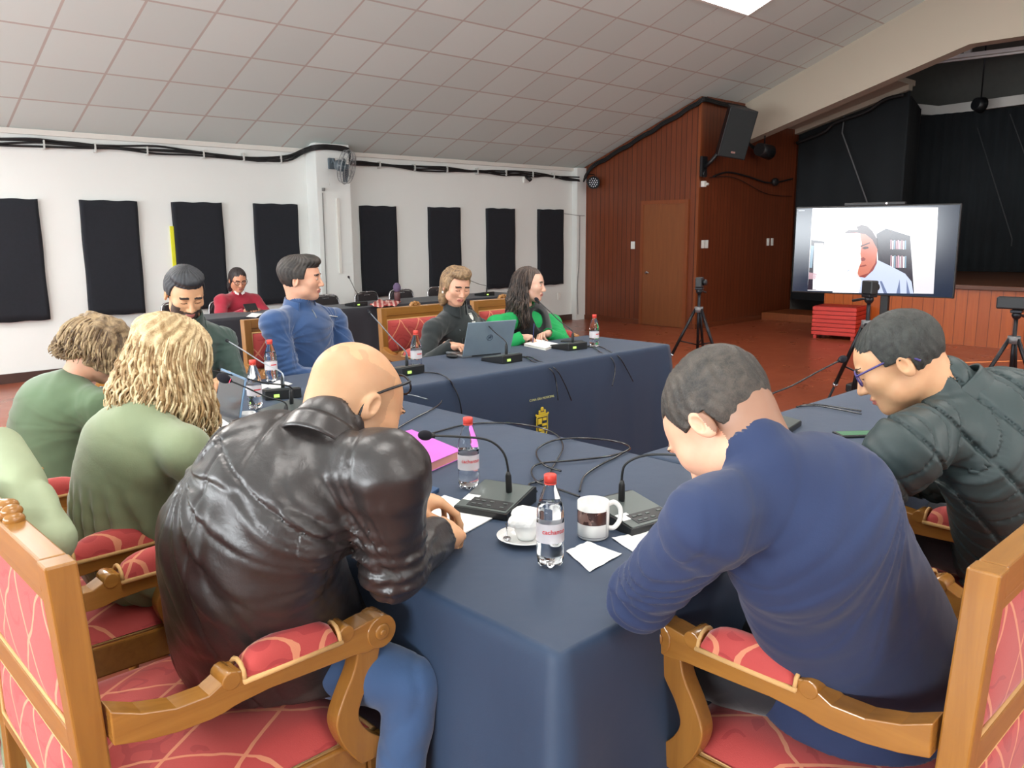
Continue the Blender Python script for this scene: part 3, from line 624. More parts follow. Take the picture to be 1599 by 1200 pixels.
def make_armchair():
    t = thing('armchair', 'armchair', 'armchair')
    # back frame: posts, top rail, cross rail, lower rail
    bw = .30
    for s in (-1, 1):
        mb = MB(); top = c1([(-CB-.02, 0), (-CB, .2), (-CB+.005, .45), (-CB-.004, .7), (-CB-.02, .999)]); bot = [(y-.05, z) for y, z in top]
        bot[0] = (bot[0][0]-.02, 0)
        strip_prism(mb, [(y, z) for y, z in top], bot, s*bw-.024, s*bw+.024); mb.build('back_post', M['chair_wood'], t, bevel=.004)
    MB().box(-bw+.024, bw-.024, -CB-.066, -CB-.022, .940, .999, bev=.004).box(-bw+.024, bw-.024, -CB-.058, -CB-.028, .915, .940).build('top_rail', M['chair_wood_x'], t)
    MB().box(-bw+.022, bw-.022, -CB-.048, -CB-.004, .622, .680, bev=.004).build('cross_rail', M['chair_wood_x'], t)
    MB().box(-bw+.022, bw-.022, -CB-.045, -CB, .44, .47, bev=.004).build('lower_rail', M['chair_wood_x'], t)
    # carved crest in the middle of the top rail
    cr_ = MB()
    for k in range(5):
        a = PI*k/4; cr_.ball((.035*math.cos(a), -CB-.043, .003+1.0+.018*math.sin(a)), (.014, .02, .014), 6)
    cr_.ball((0, -CB-.043, 1.007), (.02, .022, .014), 8).build('carved_crest', M['chair_wood_x'], t)
    # upholstered back panels, front and rear faces, with gold braid
    for (z0, z1) in ((.680, .915), (.47, .622)):
        b = MB(); f_ = pad_mesh(-bw+.026, bw-.026, z0, z1, -CB-.024, -CB+.022 if z0 > .6 else -CB+.004, axes='xzy'); r_ = pad_mesh(-bw+.026, bw-.026, z0, z1, -CB-.036, -CB-.052, axes='xzy')
        f_.add(r_.v, r_.f, 0, True)
        o = f_.build('back_panel', M['broc_back'], t, fixn=True)
        br = MB(); 
        for yy in (-CB-.018, -CB-.042): br.tube([(-bw+.026, yy, z0+.002), (bw-.026, yy, z0+.002), (bw-.026, yy, z1-.002), (-bw+.026, yy, z1-.002)], .005, 6, closed=True)
        br.build('braid', M['piping'], o)
    # seat: rails, cushion, braid
    sr = MB(); sw, sf = .315, .285
    sr.box(-sw, sw, sf-.03, sf+.012, .335, .425, bev=.008).box(-sw+.01, sw-.01, -CB+.0, -CB+.035, .335, .425)
    for s in (-1, 1): sr.box(min(s*sw, s*(sw-.035)), max(s*sw, s*(sw-.035)), -CB, sf-.03, .335, .425, bev=.006)
    sr.build('seat_rail', M['chair_wood_x'], t)
    def seat_shape(z0, zc):
        mb = MB(); vs = []; fs = []; nn = 18
        for i in range(nn+1):
            for j in range(nn+1):
                u = -1+2*i/nn; v = -1+2*j/nn
                hx = sw-.012-.0*(1-v); y = (sf+CB-.02)/2*v+(sf-CB-.02+.03)/2
                h = max(0, 1-abs(u)**6)**.5*max(0, 1-abs(v)**6)**.5
                vs.append((hx*u, y, z0+(zc-z0)*h*(.86+.14*(1-u*u)*(1-v*v))))
        for i in range(nn):
            for j in range(nn): a = i*(nn+1)+j; fs.append((a, a+nn+1, a+nn+2, a+1))
        return mb.add(vs, fs, 0, True)
    seat = seat_shape(.425, .492).build('seat', M['broc_seat'], t)
    y0_, y1_ = (sf-CB+.01)/2-(sf+CB-.02)/2, (sf-CB+.01)/2+(sf+CB-.02)/2
    MB().tube([(-sw+.010, y0_, .43), (sw-.010, y0_, .43), (sw-.010, y1_, .43), (-sw+.010, y1_, .43)], .006, 6, closed=True).build('braid', M['piping'], seat)
    # legs
    for s in (-1, 1):
        MB().tube([(s*(sw-.03), sf-.015, .34), (s*(sw-.03), sf-.015, .29), (s*(sw-.03), sf-.01, .2), (s*(sw-.03), sf-.01, 0)], [.033, .03, .024, .017], 10).build('front_leg', M['chair_wood'], t)
    # arms
    for s in (-1, 1):
        x = s*CW; hw = .026
        top = [(-CB, .728), (-.22, .704), (-.16, .688), (-.10, .687), (-.075, .700), (-.055, .716), (-.035, .712), (-.03, .69), (.02, .69), (.08, .692), (.178, .692), (.182, .708), (.195, .716), (.21, .706), (.225, .708), (.25, .712), (.285, .712)]
        bot = [(-CB, .664), (-.22, .650), (-.16, .640), (-.10, .638), (-.075, .640), (-.055, .645), (-.035, .648), (-.03, .648), (.02, .652), (.08, .650), (.178, .648), (.182, .648), (.195, .648), (.21, .648), (.225, .646), (.25, .642), (.285, .645)]
        mb = MB(); strip_prism(mb, top, bot, x-hw, x+hw)
        mb.tube([(x-hw-.003, .283, .679), (x+hw+.003, .283, .678)], .037, 20)
        for q in (-1, 1): mb.tube([(x+q*(hw+.003), .283, .679), (x+q*(hw+.007), .283, .679)], [.020, .016], 16).tube([(x+q*(hw+.003), .283, .679), (x+q*(hw+.011), .283, .679)], .008, 10)
        for (yk, zk) in ((-.056, .699), (.196, .703)): mb.tube([(x-hw-.002, yk, zk), (x+hw+.002, yk, zk)], .019, 12)
        arm = mb.build('armrest', M['chair_wood_y'], t, bevel=.003)
        pm_ = MB(); vs = []; fs = []; nn = 14; mm_ = 12
        for i in range(nn+1):
            v = -1+2*i/nn; y = .075+.107*v; hh = .056*(1-abs(v)**3.2)**.5+.002
            for j in range(mm_+1):
                a = PI*j/mm_; vs.append((x+.032*math.cos(a)*(1-.2*abs(v)**4), y, .690+hh*math.sin(a)**.8))
        for i in range(nn):
            for j in range(mm_): a = i*(mm_+1)+j; fs.append((a, a+1, a+mm_+2, a+mm_+1))
        pm_.add(vs, fs, 0, True); pd = pm_.build('arm_pad', M['broc_arm'], t)
        MB().tube([(x-.031, -.034, .69), (x+.031, -.034, .69), (x+.031, .182, .692), (x-.031, .182, .692)], .0055, 6, closed=True).tube([(x+.029*math.cos(PI*k/6), -.031, .694+.030*math.sin(PI*k/6)) for k in range(6, -1, -1)], .005, 5).tube([(x+.029*math.cos(PI*k/6), .179, .694+.032*math.sin(PI*k/6)) for k in range(7)], .005, 5).build('braid', M['piping'], pd)
        # S-curved support
        fr = c1([(.285, .655), (.270, .60), (.235, .545), (.222, .50), (.245, .455), (.285, .42), (.305, .385)], 5)
        bk = c1([(.225, .655), (.215, .61), (.185, .555), (.166, .505), (.178, .455), (.205, .41), (.225, .385)], 5)
        mb = MB(); strip_prism(mb, fr, bk, x-.021, x+.021); mb.build('arm_support', M['chair_wood'], t, bevel=.004)
    return t
AG = 'red brocade armchairs around the tables'
def put(o, x, y, rz, label): o.location = (x, y, 0); o.rotation_euler = (0, 0, rz); o['label'] = label; o['group'] = AG; return o
chair0 = make_armchair()
armchairs = [(.67, 1.75, -PI/2, 'red brocade armchair with gold wood frame under the bald man in the leather jacket'),
 (.63, 2.60, -PI/2-.02, 'red brocade armchair under the blonde woman, with a pale green coat on it'),
 (.67, 3.64, -PI/2+.03, 'red brocade armchair under the curly-haired woman at the far left'),
 (1.70, .69, 0, 'red brocade armchair under the man in the navy coat, its back at the right edge'),
 (2.80, .66, .02, 'red brocade armchair under the man in the quilted jacket'),
 (1.80, 4.52, PI, 'red brocade armchair of the bearded man in the green jacket, mostly hidden'),
 (2.70, 4.58, PI+.03, 'red brocade armchair of the man in blue fleece, its wood post showing at his left'),
 (3.74, 4.60, PI+.02, 'armchair with a broad red lattice backrest behind the woman in the dark jacket'),
 (4.62, 4.61, PI-.03, 'red brocade armchair behind the woman in the green sweater')]
for i, a in enumerate(armchairs): put(chair0 if i == 0 else copy_tree(chair0), *a)

# ------------------------------------------------------------------ banquet chairs behind the second row
def make_side_chair():
    t = thing('stacking_chair', 'stacking chair', 'chair')
    dark = simple('side_chair_vinyl', (46, 42, 44), .5)
    for s in (-1, 1):
        MB().tube(bez([(s*.21, -.24, 0), (s*.21, -.22, .45), (s*.2, -.26, .75), (s*.16, -.275, .87), (0, -.28, .885)], 5), .011, 8).build('frame_tube', M['chrome'], t)
        MB().tube([(s*.2, .2, 0), (s*.2, .19, .45), (s*.2, -.2, .45)], .011, 8).build('front_leg', M['chrome'], t)
    p = MB(); vs = []; fs = []
    sh = [(-.19, .52), (.19, .52), (.20, .76), (.155, .86), (.06, .872), (-.06, .872), (-.155, .86), (-.20, .76)]
    p.prism(sh, -.285, -.255, 'y'); p.build('backrest', dark, t, bevel=.008)
    MB().box(-.045, .045, -.29, -.25, .835, .85, bev=.004).build('handle_slot', M['chrome'], t)
    MB().box(-.21, .21, -.22, .21, .44, .49, bev=.02).build('seat', dark, t)
    return t
sc = make_side_chair()
SG = 'black stacking chairs behind the second row of tables'
side = [(5.20, 8.32, PI, 'stacking chair behind the far dark table, showing just right of the man in blue fleece'),
        (5.84, 8.38, PI+.1, 'black stacking chair right behind the purple bottle on the far dark table'),
        (6.36, 8.42, PI-.05, 'black stacking chair with a light handle slot, left of the woman in the dark jacket'),
        (6.98, 8.42, PI, 'black stacking chair half hidden behind the head of the woman in the dark jacket'),
        (4.02, 8.42, PI, 'dark stacking chair the woman in the red cardigan sits on'),
        (3.62, 8.62, PI+.2, 'dark chair backrest behind the shoulder of the bearded man, left of the woman in red')]
for i, (x, y, rz, lb) in enumerate(side):
    o = sc if i == 0 else copy_tree(sc); o.location = (x, y, 0); o.rotation_euler = (0, 0, rz); o['label'] = lb; o['group'] = SG; o.scale = (.92, .92, .92)
# ------------------------------------------------------------------ tables under navy cloths
def cloth_mat(name, c, c2):
    t = NT(name); v = t.obj(); n1 = t.noise(v, 2.5, 3); fine = t.noise(v, 500, 2)
    t.base(t.mix(n1, lin(c), lin(c2))); t.set(Roughness=.62, Sheen=.1, Specular=.55); t.bump(t.math('ADD', t.math('MULTIPLY', fine, .08), t.noise(v, 5, 3)), .25, .012); return t.m
M['navy_cloth'] = cloth_mat('navy_tablecloth', (24, 44, 70), (32, 56, 84))
M['black_table'] = cloth_mat('black_tablecloth', (20, 24, 34), (26, 31, 42))
def table_cloth(name, x0, x1, y0, y1, label, mat, z=.752, flare=.05, amp=.018, seed=0, sides='wesn', drop=.02):
    """rounded-edge top with draped, gently folded skirt; corner flares"""
    vs = []; fs = []; per = []
    step = .035
    def edge(a, b):
        L = (Vector(b)-Vector(a)).length; n = max(2, int(L/step)); return [Vector(a).lerp(Vector(b), i/n) for i in range(n)], L
    cs = [(x0, y0), (x1, y0), (x1, y1), (x0, y1)]
    r = random.Random(seed); ph = [r.uniform(0, 6) for _ in range(8)]
    loop = []; acc = 0
    for k in range(4):
        pts, L = edge(cs[k], cs[(k+1) % 4]); nn = Vector(((0, -1), (1, 0), (0, 1), (-1, 0))[k])
        for i, p in enumerate(pts):
            d0 = (p-Vector(cs[k])).length; d1 = L-d0
            n = nn.copy(); cor = max(0, 1-min(d0, d1)/.22)
            if d0 < .001: n = (Vector(((0, -1), (1, 0), (0, 1), (-1, 0))[k-1])+nn).normalized()
            elif d0 < .2: n = (nn + Vector(((0, -1), (1, 0), (0, 1), (-1, 0))[k-1])*(1-d0/.2)*.5).normalized()
            elif d1 < .2: n = (nn + Vector(((0, -1), (1, 0), (0, 1), (-1, 0))[(k+1) % 4])*(1-d1/.2)*.5).normalized()
            loop.append((p, n, cor, acc+d0))
        acc += L
    N = len(loop)
    levels = [(0, -.012), (.002, -.004), (.006, 0), (.014, .004), (.03, .007)] + [(.03+(z-drop-.03)*q/14, None) for q in range(1, 15)]
    for (dz, off) in levels:
        for (p, n, cor, s) in loop:
            h = dz/z
            if off is None:
                wv = (1-2*abs(math.sin(s*6.2+ph[0]+.9*math.sin(s*2.1+ph[1])))**.7)*.65+math.sin(s*17+ph[2]+math.sin(s*3.3))*.35
                o = .008+flare*.35*h**1.2+amp*h**1.1*wv+cor**2*flare*1.6*h**1.1
            else: o = off
            vs.append((p.x+n.x*o, p.y+n.y*o, z-dz))
    for l in range(len(levels)-1):
        for i in range(N): j = (i+1) % N; fs.append((l*N+i, (l+1)*N+i, (l+1)*N+j, l*N+j))
    # top grid
    b = len(vs); nx = max(2, int((x1-x0)/.08)); ny = max(2, int((y1-y0)/.08))
    fs.append(tuple(range(N)))
    me = bpy.data.meshes.new(name); me.from_pydata(vs, [], fs); 
    for p in me.polygons: p.use_smooth = len(p.vertices) == 4
    o = mesh_obj(name, me, mat); return tag(o, label, 'tablecloth', 'dark tablecloths hanging to the floor')
def table(x0, x1, y0, y1, label, grp='cloth-covered meeting tables'):
    t = thing('conference_table', label, 'table', ((x0+x1)/2, (y0+y1)/2, 0), 0, grp)
    w_, d_ = (x1-x0)/2-.012, (y1-y0)/2-.012
    MB().box(-w_, w_, -d_, d_, .72, .746).build('tabletop', M['chair_wood_x'], t)
    for sx in (-1, 1):
        for sy in (-1, 1): MB().box(sx*(w_-.05)-.02, sx*(w_-.05)+.02, sy*(d_-.05)-.02, sy*(d_-.05)+.02, 0, .72).build('leg', M['dark_metal'], t)
table(1.05, 2.29, .97, 3.37, 'table under the navy cloth between the bald man and the open middle')
table_cloth('tablecloth', 1.05, 2.29, .97, 3.37, 'navy cloth over the nearest table, its folded corner hanging in the foreground', M['navy_cloth'], seed=3, flare=.11, amp=.042)
table(1.05, 4.77, 3.385, 4.14, 'far table of the ring under the navy cloth with the yellow crest')
tb = table_cloth('tablecloth', 1.05, 4.77, 3.385, 4.14, 'navy cloth over the far table, with a yellow crest on its hanging side', M['navy_cloth'], seed=8, amp=.012)
table(2.31, 4.9, .96, 1.74, 'table under the navy cloth before the man in the quilted jacket')
table_cloth('tablecloth', 2.31, 4.9, .96, 1.74, 'navy cloth over the right-hand table, before the man in the quilted jacket', M['navy_cloth'], seed=5)
table(3.1, 5.33, 7.46, 8.0, 'left table of the second row under black cloth', 'tables of the second row')
table_cloth('tablecloth', 3.1, 5.33, 7.46, 8.0, 'black cloth over the left table of the second row, before the woman in red', M['black_table'], seed=11)
table(5.35, 7.5, 7.50, 8.15, 'right table of the second row under black cloth', 'tables of the second row')
table_cloth('tablecloth', 5.35, 7.5, 7.50, 8.15, 'black cloth over the right table of the second row, behind the two seated women', M['black_table'], seed=12)
# yellow crest and lettering embroidered on the far cloth
yl = simple('yellow_embroidery', (214, 190, 52), .7, bump=.3, bscale=500); yl2 = simple('pale_yellow_embroidery', (188, 190, 130), .7)
def text_obj(name, body, size, M4, mat, parent, ext=.0006):
    c = bpy.data.curves.new(name, 'FONT'); c.body = body; c.size = size; c.align_x = 'CENTER'; c.align_y = 'CENTER'; c.extrude = ext
    o = bpy.data.objects.new(name, c); COL.objects.link(o)
    dg = bpy.context.evaluated_depsgraph_get(); me = bpy.data.meshes.new_from_object(o.evaluated_get(dg)); bpy.data.objects.remove(o)
    me.transform(M4); o = mesh_obj(name, me, mat, parent); return o
_c = Vector((math.sin(YAW), 0, 0)); cx_, cy_, cz_ = 3.46, 3.385-.036, .395
def emb(name, mb, m, par): return mb.build(name, m, par, fixn=False)
FT = Matrix.Translation((cx_, cy_, cz_)) @ Matrix.Rotation(PI/2, 4, 'X') @ Matrix.Scale(1.0, 4)
em = MB()
sh = [(-.045, .055), (.045, .055), (.045, -.02), (.035, -.055), (0, -.085), (-.035, -.055), (-.045, -.02)]
em.tube([FT @ Vector((x, y, .002)) for x, y in sh], .004, 5, closed=True)
for (a, b, c, d) in ((-.036, -.004, .012, .046), (.004, .036, .030, .046), (.0, .038, -.002, .012), (-.03, .03, -.03, -.012), (-.018, .018, -.055, -.036), (-.05, .05, .060, .070), (-.03, .03, .072, .082)):
    em.box(a, b, c, d, .0, .004, M=FT)
for x, y, r in ((0, .10, .014), (-.022, .088, .009), (.022, .088, .009), (-.05, .07, .007), (.05, .07, .007)): em.ball(FT @ Vector((x, y, .002)), (r, .003, r), 6)
em.build('crest', yl, tb, fixn=True)
text_obj('crest_lettering', 'CUNA GRA MUNICIPAL', .020, FT @ Matrix.Translation((0, .165, .002)), yl2, tb)
text_obj('crest_lettering', 'MUNICIPAL', .022, FT @ Matrix.Translation((.045, -.105, .002)), yl2, tb)
# ------------------------------------------------------------------ things on the tables
def on(px, py, z=.753):
    """point of the horizontal plane z that the photo shows at pixel px, py"""
    d = cf + cr*((px-799.5)/F_PX) - cu*((py-600)/F_PX); t = (z-CAM_H)/d.z; return Vector((d.x*t, d.y*t, z))
def on_y(px, py, Y):
    d = cf + cr*((px-799.5)/F_PX) - cu*((py-600)/F_PX); t = Y/d.y; return Vector((d.x*t, Y, CAM_H+d.z*t))
def on_x(px, py, X):
    d = cf + cr*((px-799.5)/F_PX) - cu*((py-600)/F_PX); t = X/d.x; return Vector((X, d.y*t, CAM_H+d.z*t))
TZ = .753
# water bottles
def pet_mat():
    t = NT('clear_bottle_plastic'); t.base((.97, .985, 1, 1)); t.set(Roughness=.04, Transmission=1.0, IOR=1.25); return t.m
def water_mat():
    t = NT('bottle_water'); t.base((.96, .98, 1, 1)); t.set(Roughness=.0, Transmission=1.0, IOR=1.33); return t.m
M['pet'] = pet_mat(); M['water'] = water_mat(); M['cap_red'] = simple('bottle_cap_red', (226, 74, 62), .4, var=.02)
lblm = NT('bottle_label'); lblm.base(lin((232, 226, 230))); lblm.set(Roughness=.35, Alpha=.72); M['label'] = lblm.m
M['label_ink'] = simple('label_red_ink', (205, 50, 60), .5, var=.02)
def bottle(base, label, fill=.72, rz=0, words=False):
    t = thing('water_bottle', label, 'bottle', base, rz, 'plastic water bottles with red caps')
    prof = [(0, .006), (.012, .004), (.024, .001), (.030, .008), (.0325, .022), (.0325, .05), (.0315, .055), (.0325, .06), (.0325, .112), (.031, .117), (.0325, .122), (.0318, .135), (.028, .155), (.022, .175), (.0155, .193), (.0130, .20), (.0130, .214)]
    n = 30; vs = []; fs = []
    for (r, z) in prof:
        for k in range(n):
            a = 2*PI*k/n; f = 1
            if z < .04: f = 1-.16*(1-z/.04)*(.5+.5*math.cos(5*a)); zz = z+(.010*(1-z/.03)*(.5+.5*math.cos(5*a)) if z < .03 else 0)
            else: zz = z
            if .06 < z < .112: f = 1
            vs.append((r*f*math.cos(a), r*f*math.sin(a), zz))
    for i in range(len(prof)-1):
        for k in range(n): fs.append((i*n+k, i*n+(k+1) % n, (i+1)*n+(k+1) % n, (i+1)*n+k))
    body = MB().add(vs, fs, 0, True).build('bottle_body', M['pet'], t)
    zl = .02+fill*.17; pr = [(0, .010)]+[(r*.955, max(z, .012)) for r, z in prof[2:] if z < zl]+[(float(np.interp(zl, [p[1] for p in prof[3:]], [p[0] for p in prof[3:]]))*.955, zl), (0, zl)]
    MB().lathe(pr, 24).build('water', M['water'], t)
    MB().lathe([(0, .222), (.0135, .222), (.0148, .2205), (.0148, .204), (.0135, .2035)], 24).tube([(0, 0, .199), (0, 0, .2025)], .0145, 20).build('cap', M['cap_red'], t)
    lab = MB(); m_ = 36
    lab.lathe([(.0331, .064), (.0331, .110)], m_); lb_ = lab.build('label', M['label'], t, fixn=False)
    ink = MB()
    if words:
        # word on the label, wrapped round the bottle
        c = bpy.data.curves.new('w', 'FONT'); c.body = 'cachantun'; c.size = .0155; c.align_x = 'CENTER'; c.align_y = 'CENTER'; c.offset = .0003
        o = bpy.data.objects.new('w', c); COL.objects.link(o); dg = bpy.context.evaluated_depsgraph_get(); me = bpy.data.meshes.new_from_object(o.evaluated_get(dg)); bpy.data.objects.remove(o)
        bm = bmesh.new(); bm.from_mesh(me); bmesh.ops.triangulate(bm, faces=bm.faces[:]); bmesh.ops.subdivide_edges(bm, edges=[e for e in bm.edges if e.calc_length() > .004], cuts=2); 
        for v in bm.verts:
            a = -PI/2+v.co.x/.0336; v.co = Vector((.0336*math.cos(a), .0336*math.sin(a), .092+v.co.y))
        bm.to_mesh(me); bm.free(); mesh_obj('label_word', me, M['label_ink'], lb_)
    else:
        vs = []; fs = []
        for k in range(9):
            a = -PI/2-.5+k*1.0/8
            for z in (.088, .094): vs.append((.0335*math.cos(a), .0335*math.sin(a), z))
        for k in range(8): fs.append((2*k, 2*k+2, 2*k+3, 2*k+1))
        MB().add(vs, fs).build('label_band', M['label_ink'], lb_, fixn=False)
    return t
bottle((1.605, 1.865, TZ), 'water bottle with red cap behind the left microphone stand, by the purple folder', .6, -.45, True)
bottle((1.345, 1.275, TZ), 'nearest water bottle with red cap, in front of the white mug and saucer', .78, -.45, True)
bottle((1.70, 3.43, TZ), 'water bottle nearer of the two on the far left of the table beside papers', .6)
bottle((2.10, 4.03, TZ), 'water bottle further of the two before the man in blue fleece', .8)
bottle((2.88, 3.79, TZ), 'water bottle on the far table left of the laptop', .6)
bottle((4.29, 3.66, TZ), 'water bottle alone near the right end of the far table', .55)

# microphone stations
M['mic_top'] = simple('mic_base_grey', (98, 106, 104), .35, .5, var=.02); M['mic_dark'] = simple('mic_base_black', (24, 26, 28), .4)
M['foam'] = simple('mic_foam', (22, 20, 30), .95, bump=.6, bscale=900)
M['led_green'] = emis('led_green', (200, 255, 120), 1.2); M['led_red'] = emis('led_red', (255, 60, 90), 4)
def mic(base, rz, neck, label, foam=.017, detail=True, neck_col=None, red=False, cable_out=True):
    """neck: world points from the socket to the microphone head"""
    t = thing('table_microphone', label, 'microphone', base, rz, 'gooseneck table microphones')
    # local: user at -y; wedge rises to +y
    MB().prism([(-.095, 0), (.095, 0), (.095, .046), (.083, .048), (-.095, .020)], -.084, .084, 'x').build('base', M['mic_dark'], t, bevel=.003)
    T = Matrix.Translation((0, -.006, .0342)) @ Matrix.Rotation(math.atan2(.028, .178), 4, 'X') @ Matrix.Diagonal((1.24, 1.24, 1, 1))
    MB().box(-.064, .064, -.070, .070, .0, .0025, M=T, bev=.001).build('top_plate', M['mic_top'], t)
    if detail:
        MB().box(-.040, .060, -.062, -.022, .0025, .0035, M=T).build('button_panel', M['mic_dark'], t)
        for (bx, by) in ((-.026, -.034), (-.010, -.034), (-.026, -.052), (-.010, -.052), (.012, -.034), (.012, -.052), (.045, -.034), (.045, -.052)):
            MB().box(bx-.005, bx+.005, by-.0025, by+.0025, .0035, .0048, M=T).build('button', M['mic_top'], t)
        MB().box(-.062, -.030, -.040, -.012, .0026, .0032, M=T).build('name_sticker', M['paper'], t)
    MB().box(.02, .045, .095, .101, .012, .026).build('status_light', M['led_green'], t)
    R_ = Matrix.Rotation(-rz, 4, 'Z'); loc = [R_ @ (Vector(p)-Vector(base)) for p in neck]
    L0 = loc[0]; d0 = (loc[1]-loc[0]).normalized()
    MB().tube([L0-d0*.01, L0+d0*.012, L0+d0*.05, L0+d0*.062], [.0085, .0095, .0085, .005], 12).build('socket', M['mic_dark'], t)
    pth = bez(loc, 8); MB().tube(pth, .0034, 8).build('gooseneck', neck_col or M['mic_dark'], t)
    e = loc[-1]; dd = (loc[-1]-loc[-2]).normalized(); Mq = dd.to_track_quat('Z', 'Y').to_matrix().to_4x4()
    MB().tube([e-dd*.012, e+dd*.012], .007, 10).build('capsule', M['mic_dark'], t)
    MB().ball(e+dd*foam*.9, (foam*.88, foam*.88, foam*1.25), 10, M=Mq).build('foam_windscreen', M['foam'], t)
    if red: MB().tube([e-dd*.006, e-dd*.001], .0085, 12).build('red_light_ring', M['led_red'], t)
    return t
# left of the near pair (used by the bald man)
P = lambda *a: on(*a)
def neckpts(root, head, lift, side=None, n=4):
    r, h = Vector(root), Vector(head); mid = r.lerp(h, .45)+Vector((0, 0, lift)); return [r, r+Vector((0, 0, .07)), mid, h]
mb1 = Vector((1.541, 1.674, TZ)); r1 = Vector((1.575, 1.655, TZ+.040))
mic(mb1, math.radians(-71), [r1, r1+Vector((-.002, .002, .07)), r1+Vector((-.012, .012, .12)), r1+Vector((-.045, .035, .155)), r1+Vector((-.10, .07, .168)), r1+Vector((-.178, .128, .176))], 'table microphone nearest the bald man, its gooseneck bent left over the purple folder', .0165)
r2 = Vector((1.735, 1.375, TZ+.040))
mic(Vector((1.725, 1.335, TZ)), math.radians(-9), [r2, r2+Vector((0, 0, .075)), r2+Vector((.006, -.01, .11)), r2+Vector((.03, -.05, .135)), r2+Vector((.06, -.12, .145)), r2+Vector((.09, -.20, .14))], 'table microphone behind the white mug, its gooseneck bent right toward the navy-coated man', .0155)
# far table
def far_mic(bx, by, rz, head, label, **k):
    b = Vector((bx, by, TZ)); R_ = Matrix.Rotation(rz, 4, 'Z'); r = b+(R_ @ Vector((-.01, .03, .045)))
    h = Vector(head); return mic(b, rz, [r, r+Vector((0, 0, .07)), r.lerp(h, .35)+Vector((0, 0, .04)), r.lerp(h, .7)+Vector((0, 0, .02)), h], label, detail=False, **k)
grey_neck = simple('gooseneck_grey', (96, 102, 110), .3, .6)
far_mic(2.74, 3.74, PI+.1, on_y(577, 488, 4.02), 'table microphone on the far table left of the bottle and laptop', foam=.010, neck_col=grey_neck)
far_mic(3.43, 3.66, PI, on_y(735, 481, 4.0), 'table microphone in front of the open laptop', foam=.014)
far_mic(4.12, 3.74, PI-.1, on_y(840, 470, 4.02), 'table microphone between the white notebook and the lone bottle on the far table', foam=.016)
far_mic(1.93, 3.63, PI*.9, on_y(356, 533, 4.15), 'table microphone with a pale straight gooseneck pointing at the bearded man', foam=.010, neck_col=simple('gooseneck_pale', (170, 176, 184), .3, .6))
far_mic(1.74, 3.22, -PI/2, on_x(322, 577, 1.36), 'table microphone whose black gooseneck arches over the papers to the blonde woman', foam=.012)
far_mic(1.55, 2.92, -PI/2, on_x(357, 594, 1.40), 'table microphone with a red lit ring behind the bald man, left of the water bottles', foam=.022, red=True)
far_mic(2.99, 1.62, .2, on(1312, 563, .98), 'table microphone on the right-hand table, its dark foam tip seen against the floor', foam=.018)
far_mic(5.03, 7.66, PI, on_y(545, 434, 7.9), 'tall gooseneck microphone on the black cloth right of the man in blue fleece', foam=.014)
far_mic(6.95, 7.72, PI, on_y(727, 436, 7.8), 'gooseneck microphone on the black cloth right of the head of the dark-jacketed woman', foam=.012)

# cables on the table
def cord(pix, label, z=TZ+.005, r=.0035, extra=None, mat=None):
    pts = [on(x, y, z) for x, y in pix]
    if extra: pts += extra
    return tag(MB().tube(bez(pts, 7), r, 6).build('microphone_cable', mat or M['black_cable']), label, 'cable', 'microphone cables on the tables')
M['black_cable'] = simple('black_cable_glossy', (26, 28, 32), .22, Coat=.6)
cord([(838, 768), (826, 757), (850, 748), (868, 722), (879, 698), (868, 679), (838, 667), (790, 661), (730, 663), (668, 679)], 'black cable arching behind the left near bottle toward the purple folder')
cord([(905, 776), (868, 763), (838, 752), (830, 735), (845, 724), (900, 719), (955, 712), (983, 701), (968, 691), (920, 685), (870, 687), (841, 700), (839, 715), (852, 728), (876, 736)], 'black cable lying in a wide loop in the middle of the nearest table', TZ+.009)
cord([(905, 768), (912, 745), (935, 728), (962, 714), (984, 701)], 'short black cable running from the mug to the loop corner', TZ+.006)
cord([(604, 679), (645, 655), (672, 641), (686, 632), (690, 626)], 'black cable from behind the bald head to the inner table edge')
cord([(612, 616), (640, 617), (668, 624)], 'thin pale cable end on the table edge right of the bald head', mat=grey_neck)
def hang(pix, y, drops, label):
    e = on(*pix[-1], TZ+.005); ex = [Vector((e.x+dx, 3.385-.012-.02*i, TZ-dz)) for i, (dx, dz) in enumerate(drops)]
    return cord(pix, label, extra=ex)
hang([(640, 581), (672, 582), (688, 585), (700, 592)], 0, [(.02, .03), (.05, .12), (.06, .30), (.07, .45)], 'cable of the left far microphone falling over the cloth edge')
hang([(806, 558), (822, 559), (830, 564)], 0, [(.02, .03), (.05, .10), (.05, .22)], 'cable of the laptop microphone falling over the cloth edge, left strand')
hang([(806, 557), (828, 558), (838, 563)], 0, [(.02, .03), (.08, .12), (.13, .24)], 'cable of the laptop microphone falling over the cloth edge, right strand')
hang([(905, 543), (922, 542), (930, 545), (937, 550)], 0, [(.02, .03), (.03, .11), (-.02, .2)], 'cable near the right end bottle falling over the cloth edge, left strand')
hang([(905, 542), (930, 540), (945, 545), (952, 549)], 0, [(.03, .03), (.09, .12), (.13, .2)], 'cable near the right end bottle falling over the cloth edge, right strand')
cord([(1244, 636), (1262, 632), (1285, 633), (1345, 642)], 'upper of two black cables on the right-hand table')
cord([(1250, 634), (1275, 634), (1300, 638), (1345, 647)], 'lower of two black cables on the right-hand table', TZ+.008)

